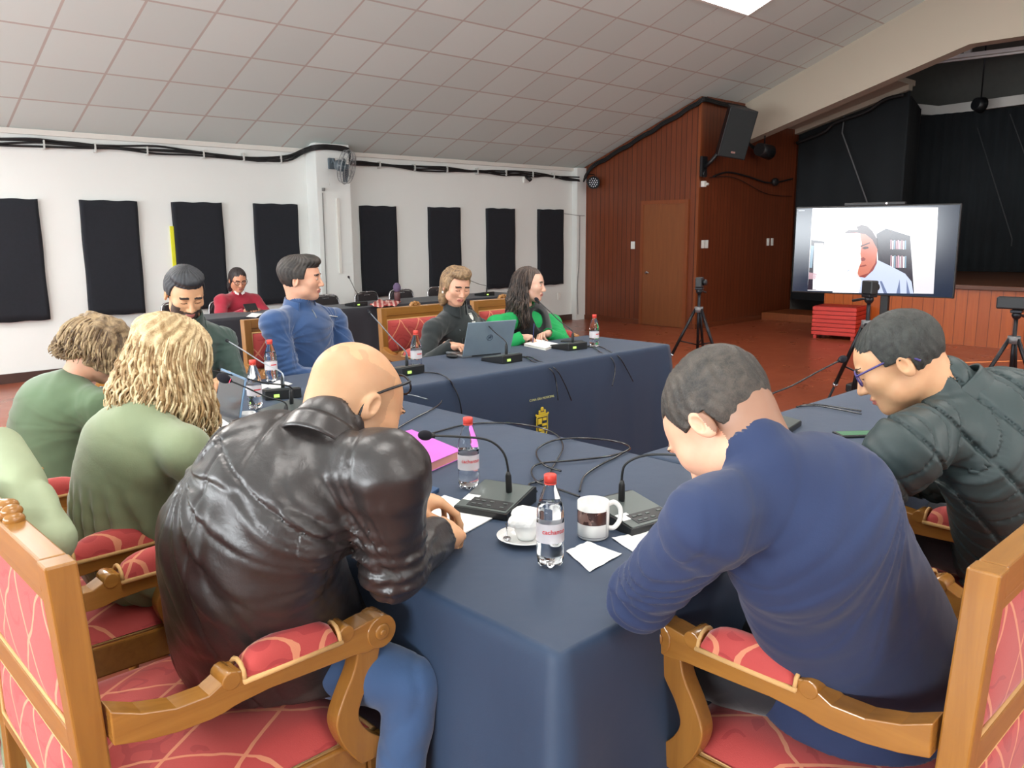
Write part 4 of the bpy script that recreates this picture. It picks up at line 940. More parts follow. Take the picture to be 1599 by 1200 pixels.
# crockery
mug_c = on(926, 838); mug = thing('mug', 'white mug with a brown photo panel and large handle on the nearest table', 'mug', mug_c, math.radians(-28))
MB().lathe([(0, .0), (.036, 0), (.040, .004), (.041, .05), (.041, .096), (.0385, .097), (.0375, .095), (.0375, .008), (0, .006)], 40).build('mug_body', M['china'], mug)
MB().tube(bez([(.038, 0, .082), (.058, 0, .086), (.074, 0, .068), (.074, 0, .038), (.058, 0, .018), (.038, 0, .020)], 8), .0065, 10).build('handle', M['china'], mug)
def band(a0, a1, z0, z1, r, n=16):
    vs = []; fs = []
    for k in range(n+1):
        a = a0+(a1-a0)*k/n
        for z in (z0, z1): vs.append((r*math.cos(a), r*math.sin(a), z))
    for k in range(n): fs.append((2*k, 2*k+2, 2*k+3, 2*k+1))
    return MB().add(vs, fs, 0, True)
def mug_print():
    t = NT('mug_photo_print'); v = t.obj(); n1 = t.noise(v, 45, 2); t.base(t.mix(t.math('GREATER_THAN', n1, .52), lin((70, 44, 40)), lin((128, 96, 88)))); t.set(Roughness=.2, Coat=.4); return t.m
A0 = math.radians(-195); A1 = math.radians(-58)
band(A0, A1, .042, .076, .0414).build('printed_picture', mug_print(), mug, fixn=False)
ln_ = band(A0, A1, .0085, .0095, .0414); ln_.add(*[(b.v, b.f) for b in [band(A1-.03, A1, .009, .080, .0414)]][0]); ln_.build('printed_frame', simple('print_black', (40, 40, 46), .3), mug, fixn=False)
def saucer_cup(c, label, rz, napkin=None):
    s_ = thing('saucer', label[0], 'saucer', c, 0, 'saucers')
    MB().lathe([(0, .003), (.028, .002), (.03, 0), (.034, 0), (.05, .006), (.072, .015), (.0725, .017), (.05, .010), (.034, .005), (0, .005)], 40).build('saucer_dish', M['china'], s_)
    k = thing('coffee_cup', label[1], 'cup', c+Vector((.004, .0, .0052)), rz, 'coffee cups')
    MB().lathe([(0, .0), (.021, 0), (.023, .004), (.030, .022), (.037, .055), (.036, .056), (.029, .022), (.02, .006), (0, .005)], 32).build('cup_body', M['china'], k)
    MB().tube(bez([(.033, 0, .045), (.048, 0, .048), (.055, 0, .036), (.046, 0, .02), (.029, 0, .018)], 6), .004, 8).build('handle', M['china'], k)
    return s_
sc1 = on(820, 845)
saucer_cup(sc1, ('white saucer with a teaspoon behind the nearest bottle', 'white coffee cup stuffed with a paper napkin behind the nearest bottle'), 1.2)
sc2 = on(385, 668)
saucer_cup(sc2, ('white saucer beside the leather shoulder on the far left of the table', 'white cup on its saucer beside the leather shoulder, far left of the table'), 2.9)
spn = thing('teaspoon', 'small steel teaspoon lying on the saucer left of the cup', 'spoon', sc1+Vector((-.052, .012, .0165)), .9)
MB().ball((0, 0, .001), (.016, .010, .0025), 8).tube([(.012, 0, .001), (.05, -.004, .004), (.09, -.006, .008)], [.002, .0016, .0022], 6).build('spoon_body', M['chrome'], spn)

def sheet(name, pts, label, cat, mat, z=TZ+.0008, th=.0006, group=None, wob=.0, lift=0):
    P_ = [Vector(p) if len(p) == 3 else on(p[0], p[1], z) for p in pts]; c = sum(P_, Vector())/len(P_); c.z = z
    n = 10; vs = []; fs = []; q = [p-c for p in P_]
    if len(q) == 4:
        for i in range(n+1):
            for j in range(n+1):
                u, v = i/n, j/n; p = q[0]*(1-u)*(1-v)+q[1]*u*(1-v)+q[2]*u*v+q[3]*(1-u)*v
                p = p.copy(); p.z += abs(wob*math.sin(u*7+v*3+len(label))*math.sin(v*6+1))+lift*u*u; vs.append(p)
        for i in range(n):
            for j in range(n): a = i*(n+1)+j; fs.append((a, a+n+1, a+n+2, a+1))
    else: vs = q; fs = [tuple(range(len(q)))]
    me = bpy.data.meshes.new(name); me.from_pydata(vs, [], fs); me.update()
    if me.polygons[0].normal.z < 0: me.flip_normals()
    o = mesh_obj(name, me, mat, None, False); o.location = c
    md = o.modifiers.new('thick', 'SOLIDIFY'); md.thickness = th; md.offset = 1
    return tag(o, label, cat, group)
PG = 'white paper napkins and sheets on the tables'
sheet('paper_napkin', [(884, 862), (917, 847), (971, 866), (921, 894)], 'white paper napkin just right of the nearest water bottle', 'napkin', M['paper'], wob=.003, group=PG)
sheet('paper_napkin', [(955, 841), (985, 835), (1033, 828), (997, 868)], 'white paper napkin right of the mug, by the navy sleeve', 'napkin', M['paper'], wob=.002, group=PG)
sheet('paper_sheet', [(694, 775), (783, 803), (722, 836), (640, 800)], 'white sheets of paper under the hands of the bald man', 'paper', M['paper'], th=.003, group=PG)
# crumpled napkin in the cup
def crumple(name, c, r, label, seed, flat=.45):
    bm = bmesh.new(); bmesh.ops.create_icosphere(bm, subdivisions=3, radius=1); rr = random.Random(seed); sp_ = [Vector((rr.gauss(0, 1), rr.gauss(0, 1), rr.gauss(0, 1))).normalized() for _ in range(14)]
    for v in bm.verts:
        n = v.co.normalized(); k = max(n.dot(s)*rr.uniform(.98, 1.02) for s in sp_); f = .55+.6*max(0, k-.55); v.co = Vector((n.x*r*f*1.25, n.y*r*f*1.1, max(-.25, n.z)*r*f*flat*1.6))
    mn = min(v.co.z for v in bm.verts)
    for v in bm.verts: v.co.z -= mn
    me = bpy.data.meshes.new(name); bm.to_mesh(me); bm.free(); o = mesh_obj(name, me, M['paper']); o.location = c; return tag(o, label, 'napkin', PG)
crumple('crumpled_napkin', sc1+Vector((.002, .004, .048)), .052, 'crumpled white napkin stuffed into the coffee cup by the nearest bottle', 3, .5)
crumple('crumpled_napkin', on(348, 652)+Vector((0, 0, .034)), .075, 'crumpled white napkins heaped on the papers beside the blonde woman', 5, .28)
sheet('paper_sheet', [(296, 655), (330, 641), (388, 648), (340, 672)], 'white sheet lying under the crumpled napkins far left on the table', 'paper', M['paper'], z=TZ+.030, wob=.004, group=PG)
sheet('paper_napkin', [(376, 607), (402, 599), (425, 603), (396, 613)], 'flat white napkin behind the nearer of the two left bottles', 'napkin', M['paper'], wob=.002, group=PG)
sheet('paper_napkin', [(415, 604), (436, 594), (457, 600), (428, 609)], 'flat white napkin in front of the further of the two left bottles', 'napkin', M['paper'], wob=.002, group=PG)
sheet('paper_sheet', [(318, 731), (332, 715), (352, 720), (338, 738)], 'small white sheet between the blonde woman and the leather jacket', 'paper', M['paper'], th=.004, group=PG)
tag(MB().lathe([(0, 0), (.014, 0), (.015, .003), (.014, .005), (0, .006)], 16, c=on(408, 645)).build('bottle_cap', M['white_plastic']), 'small white round cap lying in front of the nearer left bottle', 'cap')
def slab(name, pts, z0, th, mats, label, cat, bev=.002, page=None):
    P_ = [on(x, y, z0+th) for x, y in pts]; c = sum(P_, Vector())/len(P_); c.z = z0
    t = thing(name, label, cat, c); mb = MB()
    base = [(p.x-c.x, p.y-c.y) for p in P_]
    if page:
        mb.prism([(x*.985, y*.985) for x, y in base], .0015, th-.0015, 'z'); mb.build('pages', page, t)
        MB().prism(base, 0, .0015, 'z').prism(base, th-.0015, th, 'z').build('cover', mats, t)
    else: mb.prism(base, 0, th, 'z').build('cover', mats, t, bevel=bev)
    return t
slab('notebook', [(290, 665), (318, 656), (345, 672), (310, 688)], TZ, .028, simple('notebook_cream', (222, 226, 206), .7), 'thick cream notebook lying by the blonde woman under the white papers', 'notebook', page=simple('notebook_pages', (206, 204, 170), .8))
pf = slab('document_folder', [(600, 681), (643, 671), (720, 703), (650, 733)], TZ, .03, simple('purple_folder', (206, 108, 202), .45), 'bright purple document folder with a pink lower cover behind the bald man', 'folder', page=simple('pink_folder', (214, 150, 140), .6))
slab('document_folder', [(628, 752), (643, 750), (686, 762), (664, 776)], TZ, .012, simple('blue_folder', (48, 78, 116), .5), 'dark blue folder half under the arm of the bald man', 'folder')
# tilted laptop of the blonde woman and paper of the curly woman
lt = thing('laptop', 'open laptop seen edge-on in front of the blonde woman, grey blue lid leaning back', 'laptop', (1.43, 3.16, TZ), math.radians(-98))
lap = simple('laptop_silver', (150, 156, 162), .35, .6); lap_d = simple('laptop_blue_grey', (120, 150, 180), .35, .3)
def laptop(t, w_, d_, ang, lidm, logo=False):
    MB().box(-w_/2, w_/2, -d_, 0, 0, .014, bev=.004).build('keyboard_base', lap, t)
    k = MB(); k.box(-w_/2+.02, w_/2-.02, -d_*.62, -.02, .0142, .0152); k.build('keys', M['mic_dark'], t)
    MB().box(-.045, .045, -d_+.01, -d_*.66, .0142, .0150).build('touchpad', lap, t)
    T = Matrix.Translation((0, .004, .012)) @ Matrix.Rotation(-ang, 4, 'X')
    lid = MB().box(-w_/2, w_/2, -.003, .004, 0, d_, M=T, bev=.003).build('lid', lidm, t)
    MB().box(-w_/2+.008, w_/2-.008, -.0042, -.003, .012, d_-.008, M=T).build('display', simple('laptop_display', (40, 44, 52), .15), t)
    MB().tube([T @ Vector((-w_*.3, 0, 0)), T @ Vector((w_*.3, 0, 0))], .006, 8).build('hinge', M['mic_dark'], t)
    if logo:
        L = MB(); C = T @ Matrix.Translation((0, .0045, d_*.52)) @ Matrix.Rotation(-PI/2, 4, 'X') 
        L.tube([C @ Vector((.02*math.cos(2*PI*k/24), .02*math.sin(2*PI*k/24), 0)) for k in range(24)], .0016, 4, closed=True)
        for (x0, x1, y0, y1) in ((-.009, -.007, -.008, .014), (-.007, -.002, .002, .004), (-.003, -.001, -.008, .003), (.002, .004, -.014, .004), (.004, .009, .002, .004), (.008, .010, -.008, .003), (.004, .009, -.009, -.007)):
            L.box(x0, x1, y0, y1, -.001, .001, M=C @ Matrix.Scale(-1, 4, (1, 0, 0)))
        L.build('lid_logo', simple('logo_dark', (40, 60, 84), .3, .6), t)
laptop(lt, .31, .215, math.radians(12), lap_d)
lt2 = thing('laptop', 'open silver laptop with a round logo before the woman in the dark jacket', 'laptop', (3.50, 3.88, TZ), math.radians(180-14))
laptop(lt2, .34, .235, math.radians(22), simple('laptop_lid_grey', (140, 156, 168), .3, .35), True)
tag(MB().ball((0, 0, .012), (.03, .05, .016), 8).build('computer_mouse', M['mic_dark']), 'small dark computer mouse left of the silver laptop', 'mouse').location = on(706, 559, TZ)
sheet('paper_sheet', [on(150, 622, .80), on(196, 628, .80), on(200, 606, .84), on(156, 604, .84)], 'pale blue sheet of paper held up by the curly-haired woman', 'paper', simple('pale_blue_paper', (176, 206, 222), .7), z=.80, group=None)
# far table: notebook, pen, glasses
nb = slab('notebook', [(818, 537), (838, 530), (872, 537), (852, 544)], TZ, .016, M['paper'], 'white notebook with a ring binding before the woman in the green sweater', 'notebook', page=simple('nb_pages', (226, 224, 214), .8))
MB().tube([(.04+.02*math.cos(a*PI/6), .02, .016+.02*math.sin(a*PI/6)) for a in range(7)], .002, 6).build('ribbon', M['white_plastic'], nb)
def glasses(t, mat, w_=.13, fold=False, lens=None):
    g = MB()
    for s in (-1, 1): g.tube([(s*.034+.026*math.cos(2*PI*k/20), 0, .020*math.sin(2*PI*k/20)) for k in range(20)], .0022, 6, closed=True)
    g.tube([(-.009, 0, .004), (0, .002, .007), (.009, 0, .004)], .002, 6); g.build('rims', mat, t)
    for s in (-1, 1): MB().tube(bez([(s*.060, 0, .008), (s*.070, -.02, .010), (s*.074, -.09, .012), (s*.073, -.12, .004), (s*.072, -.142, -.018)], 4), .0028, 6).build('temple', mat, t)
    if lens:
        for s in (-1, 1): MB().add([(s*.034+.025*math.cos(2*PI*k/20), 0.0, .019*math.sin(2*PI*k/20)) for k in range(20)], [tuple(range(20))]).build('lens', lens, t, fixn=False)
    return t
eg = thing('eyeglasses', 'dark-framed eyeglasses lying on the cloth beside the blonde woman', 'eyeglasses', on(313, 637)+Vector((0, 0, .020)), 2.2)
glasses(eg, simple('purple_frame', (84, 52, 76), .3))
ph = thing('smartphone', 'dark smartphone lying on the far table right of the white notebook', 'phone', on(893, 534), .5)
MB().box(-.035, .035, -.075, .075, 0, .008, bev=.003).build('phone_body', M['mic_dark'], ph)
sheet('name_card', [(1335, 561), (1350, 560), (1350, 571), (1335, 572)], 'x', 'card', M['paper']) and None
_nc = bpy.data.objects['name_card']; bpy.data.objects.remove(_nc)
cd_ = thing('paper_card', 'small white card fixed to the tripod before the man with glasses', 'card', (5.50, 2.36, .70), math.radians(-68))
MB().box(-.03, .03, -.045, -.043, -.03, .03).build('card_sheet', M['paper'], cd_)
gp_ = thing('smartphone', 'phone with a lit green screen edge on the right-hand table behind the navy shoulder', 'phone', on(1338, 680), .9)
MB().box(-.04, .04, -.08, .08, 0, .009, bev=.003).build('phone_body', M['mic_dark'], gp_)
MB().box(-.03, .03, -.07, .07, .009, .0096).build('screen', emis('phone_screen', (96, 150, 110), .8), gp_)
# second row
sheet('paper_sheet', [(384, 495), (393, 489), (410, 490), (400, 496)], 'white sheet on the black cloth in front of the woman in red', 'paper', M['paper'], group=PG)
bt = thing('drinking_bottle', 'purple brown drinking bottle on the black cloth behind the second row', 'bottle', (5.62, 7.72, TZ-.001))
MB().lathe([(0, 0), (.035, 0), (.036, .10), (.028, .12), (0, .12)], 16).build('bottle_body', simple('brown_bottle', (92, 60, 62), .5), bt)
MB().ball((0, 0, .165), (.045, .042, .055), 10).build('purple_cover', simple('purple_cover', (98, 82, 112), .8), bt)
def stripes():
    t = NT('red_white_stripes'); v = t.obj((1, 1, 1), (0, 0, .6)); sp = t.n('ShaderNodeSeparateXYZ'); t.l(v, sp.inputs[0]); t.base(t.mix(t.math('GREATER_THAN', t.math('FRACT', t.math('DIVIDE', sp.outputs[0], .05)), .45), lin((226, 190, 180)), lin((176, 70, 66)))); t.set(Roughness=.6); return t.m
stm = stripes()
sheet('striped_leaflet', [(578, 479), (592, 471), (612, 473), (598, 481)], 'red and white striped leaflet lying left under the purple bottle', 'leaflet', stm, z=TZ, th=.012, wob=.02)
sheet('striped_leaflet', [(600, 478), (606, 471), (626, 472), (618, 479)], 'red and white striped leaflet lying right of the purple bottle', 'leaflet', stm, z=TZ, th=.012, wob=.01)
# ------------------------------------------------------------------ smooth implicit modelling for bodies, clothes and hair
class SDF:
    def __init__(s, lo, hi, h):
        s.h = h; s.lo = np.array(lo, float); s.n = np.ceil((np.array(hi)-s.lo)/h).astype(int)+1
        s.D = np.full(tuple(s.n), .2, np.float32)
    def sub(s, lo, hi, pad):
        a = np.clip(np.floor((np.array(lo)-pad-s.lo)/s.h).astype(int), 0, s.n); b = np.clip(np.ceil((np.array(hi)+pad-s.lo)/s.h).astype(int)+1, 0, s.n)
        if np.any(b <= a): return None
        sl = tuple(slice(x, y) for x, y in zip(a, b))
        ax = [s.lo[i]+np.arange(a[i], b[i])*s.h for i in range(3)]
        return sl, np.stack(np.meshgrid(*ax, indexing='ij'), -1).astype(np.float32)
    def put(s, d, sl, k, op='u'):
        A = s.D[sl]
        if op == 'u':
            if k > 0: h = np.clip(.5+.5*(A-d)/k, 0, 1); s.D[sl] = A*(1-h)+d*h-k*h*(1-h)
            else: s.D[sl] = np.minimum(A, d)
        else:
            if k > 0: h = np.clip(.5-.5*(A+d)/k, 0, 1); s.D[sl] = A*(1-h)-d*h+k*h*(1-h)
            else: s.D[sl] = np.maximum(A, -d)
    def cap(s, a, b, ra, rb=None, k=.02, op='u', sq=None):
        rb = ra if rb is None else rb; a = np.array(a, float); b = np.array(b, float); m = max(ra, rb)
        r = s.sub(np.minimum(a, b)-m, np.maximum(a, b)+m, k+.02)
        if r is None: return s
        sl, P = r; ab = b-a; t = np.clip(((P-a)@ab)/max(1e-9, ab@ab), 0, 1)
        d = np.linalg.norm(P-a-t[..., None]*ab, axis=-1)-(ra+(rb-ra)*t); s.put(d.astype(np.float32), sl, k, op); return s
    def chain(s, pts, rs, k=.02, op='u'):
        for i in range(len(pts)-1): s.cap(pts[i], pts[i+1], rs[i], rs[i+1], k, op)
        return s
    def ell(s, c, r, R=None, k=.02, op='u'):
        c = np.array(c, float); r = np.array(r, float); m = max(r)
        q = s.sub(c-m, c+m, k+.02)
        if q is None: return s
        sl, P = q; P = P-c
        if R is not None: P = P@np.array(R)
        k0 = np.linalg.norm(P/r, axis=-1); k1 = np.linalg.norm(P/(r*r), axis=-1)
        d = k0*(k0-1)/np.maximum(k1, 1e-6); s.put(d.astype(np.float32), sl, k, op); return s
    def tube(s, pts, r1, r2, lat, k=.03, op='u', n=3):
        """elliptic tube through pts; r1 half widths along lateral axis, r2 across"""
        pts = [np.array(p, float) for p in pts]; lat = [np.array(l, float) for l in (lat if isinstance(lat, list) else [lat]*len(pts))]
        # smooth resample
        P_ = bez([Vector(p) for p in pts], n); m = len(pts)-1; ts = np.linspace(0, m, len(P_)); idx = np.arange(m+1)
        Q = np.array([tuple(p) for p in P_]); a1 = np.interp(ts, idx, r1); a2 = np.interp(ts, idx, r2); LL = np.stack([np.interp(ts, idx, [l[i] for l in lat]) for i in range(3)], -1)
        mm = max(max(r1), max(r2)); r = s.sub(Q.min(0)-mm, Q.max(0)+mm, k+.02)
        if r is None: return s
        sl, P = r; best = np.full(P.shape[:3], 1., np.float32)
        for i in range(len(Q)-1):
            a, b = Q[i], Q[i+1]; ab = b-a; L2 = max(1e-9, ab@ab); t = np.clip(((P-a)@ab)/L2, 0, 1); W = P-a-t[..., None]*ab
            ax = ab/math.sqrt(L2); l = (LL[i]+LL[i+1])/2; l = l-ax*(l@ax); l /= np.linalg.norm(l); f = np.cross(ax, l)
            x = W@l; y = W@f; z = W@ax; A = a1[i]+(a1[i+1]-a1[i])*t; B = a2[i]+(a2[i+1]-a2[i])*t; C = np.minimum(A, B)*.9
            x_, y_, z_ = x/A, y/B, z/C; k0 = np.sqrt(x_*x_+y_*y_+z_*z_); k1 = np.sqrt((x_/A)**2+(y_/B)**2+(z_/C)**2)
            best = np.minimum(best, np.where(k0 < 1e-4, -np.minimum(A, B), k0*(k0-1)/np.maximum(k1, 1e-5)))
        s.put(best.astype(np.float32), sl, k, op); return s
    def clip(s, fn):
        """keep where fn(P) < 0"""
        ax = [s.lo[i]+np.arange(s.n[i])*s.h for i in range(3)]; P = np.stack(np.meshgrid(*ax, indexing='ij'), -1)
        s.D = np.maximum(s.D, fn(P).astype(np.float32)); return s
    def disp(s, fn, band=.03):
        m = np.abs(s.D) < band; ix = np.argwhere(m); P = s.lo+ix*s.h; s.D[m] += fn(P).astype(np.float32); return s
    def mesh(s):
        D = s.D; nx, ny, nz = D.shape; ins = D < 0
        c = np.zeros((nx-1, ny-1, nz-1), np.int8)
        for i in (0, 1):
            for j in (0, 1):
                for k in (0, 1): c += ins[i:nx-1+i, j:ny-1+j, k:nz-1+k]
        act = (c > 0) & (c < 8); I = np.argwhere(act); idx = np.full(act.shape, -1, np.int64); idx[act] = np.arange(len(I))
        acc = np.zeros((len(I), 3)); cnt = np.zeros(len(I))
        cor = [(0,0,0),(1,0,0),(0,1,0),(1,1,0),(0,0,1),(1,0,1),(0,1,1),(1,1,1)]
        dv = [D[I[:, 0]+a, I[:, 1]+b, I[:, 2]+c_] for a, b, c_ in cor]
        for p in range(8):
            for ax_, st in ((0, 1), (1, 2), (2, 4)):
                if cor[p][ax_] == 0:
                    q = p+st; a, b = dv[p], dv[q]; m = (a < 0) != (b < 0); t = np.zeros(len(I)); t[m] = a[m]/(a[m]-b[m])
                    v = np.array(cor[p], float)[None]+np.eye(3)[ax_][None]*t[:, None]; acc[m] += v[m]; cnt[m] += 1
        V = s.lo+(I+acc/cnt[:, None])*s.h; F = []
        for ax_ in range(3):
            o1, o2 = [(1, 2), (2, 0), (0, 1)][ax_]
            A = ins; sl0 = [slice(None)]*3; sl1 = [slice(None)]*3; sl0[ax_] = slice(0, -1); sl1[ax_] = slice(1, None)
            x = A[tuple(sl0)] != A[tuple(sl1)]; E_ = np.argwhere(x)
            lim = np.array(act.shape); ok = (E_[:, o1] > 0) & (E_[:, o2] > 0) & (E_[:, o1] < lim[o1]) & (E_[:, o2] < lim[o2]); E_ = E_[ok]
            d1 = np.eye(3, dtype=int)[o1]; d2 = np.eye(3, dtype=int)[o2]
            q = [E_-d1-d2, E_-d2, E_, E_-d1]; f = np.stack([idx[tuple(w_.T)] for w_ in q], -1)
            fl = A[tuple(E_.T)]; f[~fl] = f[~fl][:, ::-1]; F.append(f)
        return V, np.concatenate(F)
def np_mesh(name, parts, mats, parent, zones=None, origin=(0, 0, 0)):
    """parts: list of (V, F); zones(P)->material index at face centres"""
    Vs = []; Fs = []; b = 0
    for V, F in parts: Vs.append(V); Fs.append(F+b); b += len(V)
    V = np.concatenate(Vs); F = np.concatenate(Fs); me = bpy.data.meshes.new(name)
    me.vertices.add(len(V)); me.vertices.foreach_set('co', (V-np.array(origin)).astype(np.float32).ravel())
    me.loops.add(F.size); me.loops.foreach_set('vertex_index', F.astype(np.int32).ravel())
    me.polygons.add(len(F)); me.polygons.foreach_set('loop_start', np.arange(0, F.size, 4, dtype=np.int32)); me.update(calc_edges=True)
    o = mesh_obj(name, me, mats, parent, True)
    if zones is not None: me.polygons.foreach_set('material_index', zones(V[F].mean(1)).astype(np.int32)); me.update()
    return o
def nz3(P, f, seed=0):
    """cheap smooth noise"""
    x, y, z = P[..., 0]*f+seed, P[..., 1]*f+seed*1.7, P[..., 2]*f+seed*.6
    return (np.sin(x*1.0+1.3*np.sin(y*.9+z*.3))+np.sin(y*1.1+1.2*np.sin(z*1.05+x*.4)+2)+np.sin(z*.95+1.4*np.sin(x*.8-y*.5)+4))/3
def rotm(yaw, pitch, roll):
    """head frame columns: right, forward, up.  yaw 0 looks +Y, positive turns left (ccw); pitch positive looks down"""
    cy, sy = math.cos(yaw), math.sin(yaw); f = np.array([-sy, cy, 0]); r = np.array([cy, sy, 0]); u = np.array([0, 0, 1.])
    cp, sp = math.cos(pitch), math.sin(pitch); f2 = f*cp-u*sp; u2 = u*cp+f*sp
    c, s_ = math.cos(roll), math.sin(roll); r3 = r*c+u2*s_; u3 = u2*c-r*s_
    return np.stack([r3, f2, u3], -1)
def skin_mat(name, c, lips=False):
    t = NT(name); v = t.obj(); n1 = t.noise(v, 18, 3); n2 = t.noise(v, 220, 2); c1 = lin(c); c2 = lin((int(c[0]*.95), int(c[1]*.84), int(c[2]*.80)))
    t.base(t.mix(n1, c1, c2)); t.set(Roughness=.5, Subsurface=.12); t.b.inputs['Subsurface Radius'].default_value = (.02, .008, .005); t.bump(n2, .12, .001); return t.m
def hair_mat(name, c1, c2, ro=.5):
    t = NT(name); v = t.obj(); n1 = t.noise(v, 22, 3, .6, 1.5); n2 = t.noise(v, 140, 3, .7, 2.5); m_ = t.math('ADD', t.math('MULTIPLY', n1, .6), t.math('MULTIPLY', n2, .4))
    rr = t.n('ShaderNodeMapRange'); t.l(m_, rr.inputs[0]); rr.inputs[1].default_value = .38; rr.inputs[2].default_value = .62
    t.base(t.mix(rr.outputs[0], lin(c1), lin(c2))); t.set(Roughness=ro); t.bump(n2, .5, .004); return t.m

def head_parts(Hc, R, s=1.0, h=.0028, female=False, jaw=1.0, nose=1.0, neck_to=None, neck_r=.056, eyes_closed=False, chin=1.0):
    """returns (V,F) of head + neck.  Hc head centre (between ears), R frame"""
    Hc = np.array(Hc, float); W = lambda x, y, z: Hc+R@np.array([x*s, y*s, z*s])
    lo = Hc-.17*s; hi = Hc+.17*s
    if neck_to is not None: lo = np.minimum(lo, np.array(neck_to)-.09); hi = np.maximum(hi, np.array(neck_to)+.09)
    S = SDF(lo, hi, h); e = lambda c, r, k=.02, op='u', RR=R: S.ell(W(*c), np.array(r)*s, RR, k, op)
    e((0, -.012, .035), (.077, .098, .088), .01)           # cranium
    e((0, .045, .02), (.062, .055, .075), .03)             # brow, face plane
    e((0, .035, -.045), (.058*jaw, .060, .062), .035)      # lower face
    e((0, .070, -.088), (.026*jaw, .022, .020*chin), .03)  # chin
    for q in (-1, 1):
        e((q*.046*jaw, .012, -.062), (.018, .035, .022), .03)   # jaw corner
        e((q*.040, .068, -.012), (.022, .020, .020), .03)  # cheekbone
        e((q*.033, .108, .012), (.019, .018, .014), .014, 's')  # eye socket
        e((q*.031, .084, .012), (.0155, .0145, .0125), .004)    # eyeball and lid
        e((q*.031, .092, .031), (.020, .010, .006), .012)  # brow
    S.cap(W(0, .098, .014), W(0, .115*nose, -.024), .0065*s, .0105*s, .012)
    for q in (-1, 1): e((q*.011, .103*nose, -.028), (.008, .010, .007), .008)
    e((0, .094, -.052), (.024, .012, .0065), .008); e((0, .092, -.063), (.020, .012, .007), .006); e((0, .108, -.0575), (.022, .008, .0014), .003, 's')
    for q in (-1, 1):
        RE = R@np.array(rotm(q*-.35, .15, 0))
        S.ell(W(q*.079, -.012, -.004), np.array((.009, .018, .030))*s, RE, .006); S.ell(W(q*.088, -.008, .001), np.array((.008, .010, .018))*s, RE, .004, 's')
        S.ell(W(q*.080, .000, -.004), np.array((.006, .005, .008))*s, RE, .004)
    if neck_to is not None:
        a = W(0, -.028, -.045); S.cap(a, neck_to, neck_r*.95, neck_r*1.08, .03); 
        if not female: S.cap(W(0, -.05, -.02), (np.array(neck_to)+a)/2, neck_r*.8, neck_r*.9, .03)
    return S.mesh()
def face_zones(Hc, R, s=1.0, mats=('skin', 'lips', 'brow', 'eye', 'beard', 'stubble'), beard=0, hairline=None, eyes=True, lash=True):
    Hc = np.array(Hc)
    def z(P):
        q = ((P-Hc)@R)/s; x, y, zz = np.abs(q[:, 0]), q[:, 1], q[:, 2]; out = np.zeros(len(P), int)
        near = np.linalg.norm(P-Hc, axis=1) < .17*s
        if beard:
            b = near & (y > .015) & (zz < -.034+.02*(x > .045)) & (zz > -.115) & (y > .028-.5*(zz+.03)*0) & ~((x < .030) & (zz > -.040))
            out[b] = 4
        lips_ = near & (y > .085) & (x < .023-.25*np.abs(zz+.057)) & (np.abs(zz+.057) < .0095); out[lips_] = 1
        br = near & (y > .070) & (x > .012) & (x < .050) & (np.abs(zz-.034+.18*np.maximum(0, x-.035)) < .0042); out[br] = 2
        if eyes:
            ey = near & (y > .080) & (np.abs(x-.031) < .0125) & (np.abs(zz-.010) < .0026+.0022*(1-((x-.031)/.0125)**2)); out[ey] = 3
            ir = near & (y > .080) & (np.abs(x-.031) < .0055) & (np.abs(zz-.010) < .0048); out[ir] = 2
        else:
            ey = near & (y > .080) & (np.abs(x-.031) < .0135) & (np.abs(zz-.006) < .0019); out[ey] = 2
        return out
    return z
def hand_parts(wr, d, n, s=1.0, curl=.5, side=1, h=.0022, spread=.06, thumb=.6, pinch=False):
    """wr wrist, d pointing direction, n palm normal, side: +1 thumb at d x n side"""
    wr = np.array(wr, float); d = np.array(d, float); d /= np.linalg.norm(d); n = np.array(n, float); n = n-d*(n@d); n /= np.linalg.norm(n); l = np.cross(d, n)*side
    lo = np.minimum(wr-.05, wr+d*.19-.07); hi = np.maximum(wr+.05, wr+d*.19+.07); S = SDF(lo-.02, hi+.02, h)
    W = lambda a, b, c: wr+(d*a+l*b+n*c)*s
    S.cap(W(-.05, 0, 0), W(.012, 0, 0), .025*s, .024*s, .01)
    offs = (.030, .010, -.010, -.029); L = ((.046, .026, .022), (.050, .030, .023), (.046, .028, .022), (.036, .021, .019))
    base = (.088, .092, .088, .080)
    for i, (o, Ls) in enumerate(zip(offs, L)):
        S.cap(W(.008, o*.55, 0), W(base[i]*.95, o, .0), .015*s, .0115*s, .016)
    S.ell(W(.045, .022, .010), (.022*s,)*3, None, .02); S.ell(W(.045, -.022, .008), (.019*s,)*3, None, .02)
    for i, (o, Ls) in enumerate(zip(offs, L)):
        p = W(base[i], o, 0); ang = .15; sp_ = o*spread*25
        cu = curl*(1+.12*i) if not hasattr(curl, '__len__') else curl[i]
        r0 = (.0092, .0094, .0088, .0078)[i]*s
        for j, ll in enumerate(Ls):
            ang += cu*(.75, .9, .6)[j]; v = d*math.cos(ang)+n*math.sin(ang)+l*sp_*.25*(1 if j == 0 else .5); v /= np.linalg.norm(v); q = p+v*ll*s
            S.cap(p, q, r0*(1-.07*j), r0*(1-.07*(j+1)), .0035); p = q
    a = W(.018, .024, .006); b = W(.045, .048, .016+.012*thumb); c = W(.072, .052-.012*thumb, .022+.022*thumb); e_ = W(.096, .046-.02*thumb, .024+.03*thumb)
    S.cap(a, b, .0155*s, .0125*s, .012); S.cap(b, c, .0118*s, .0105*s, .004); S.cap(c, e_, .0105*s, .0088*s, .004)
    return S.mesh()
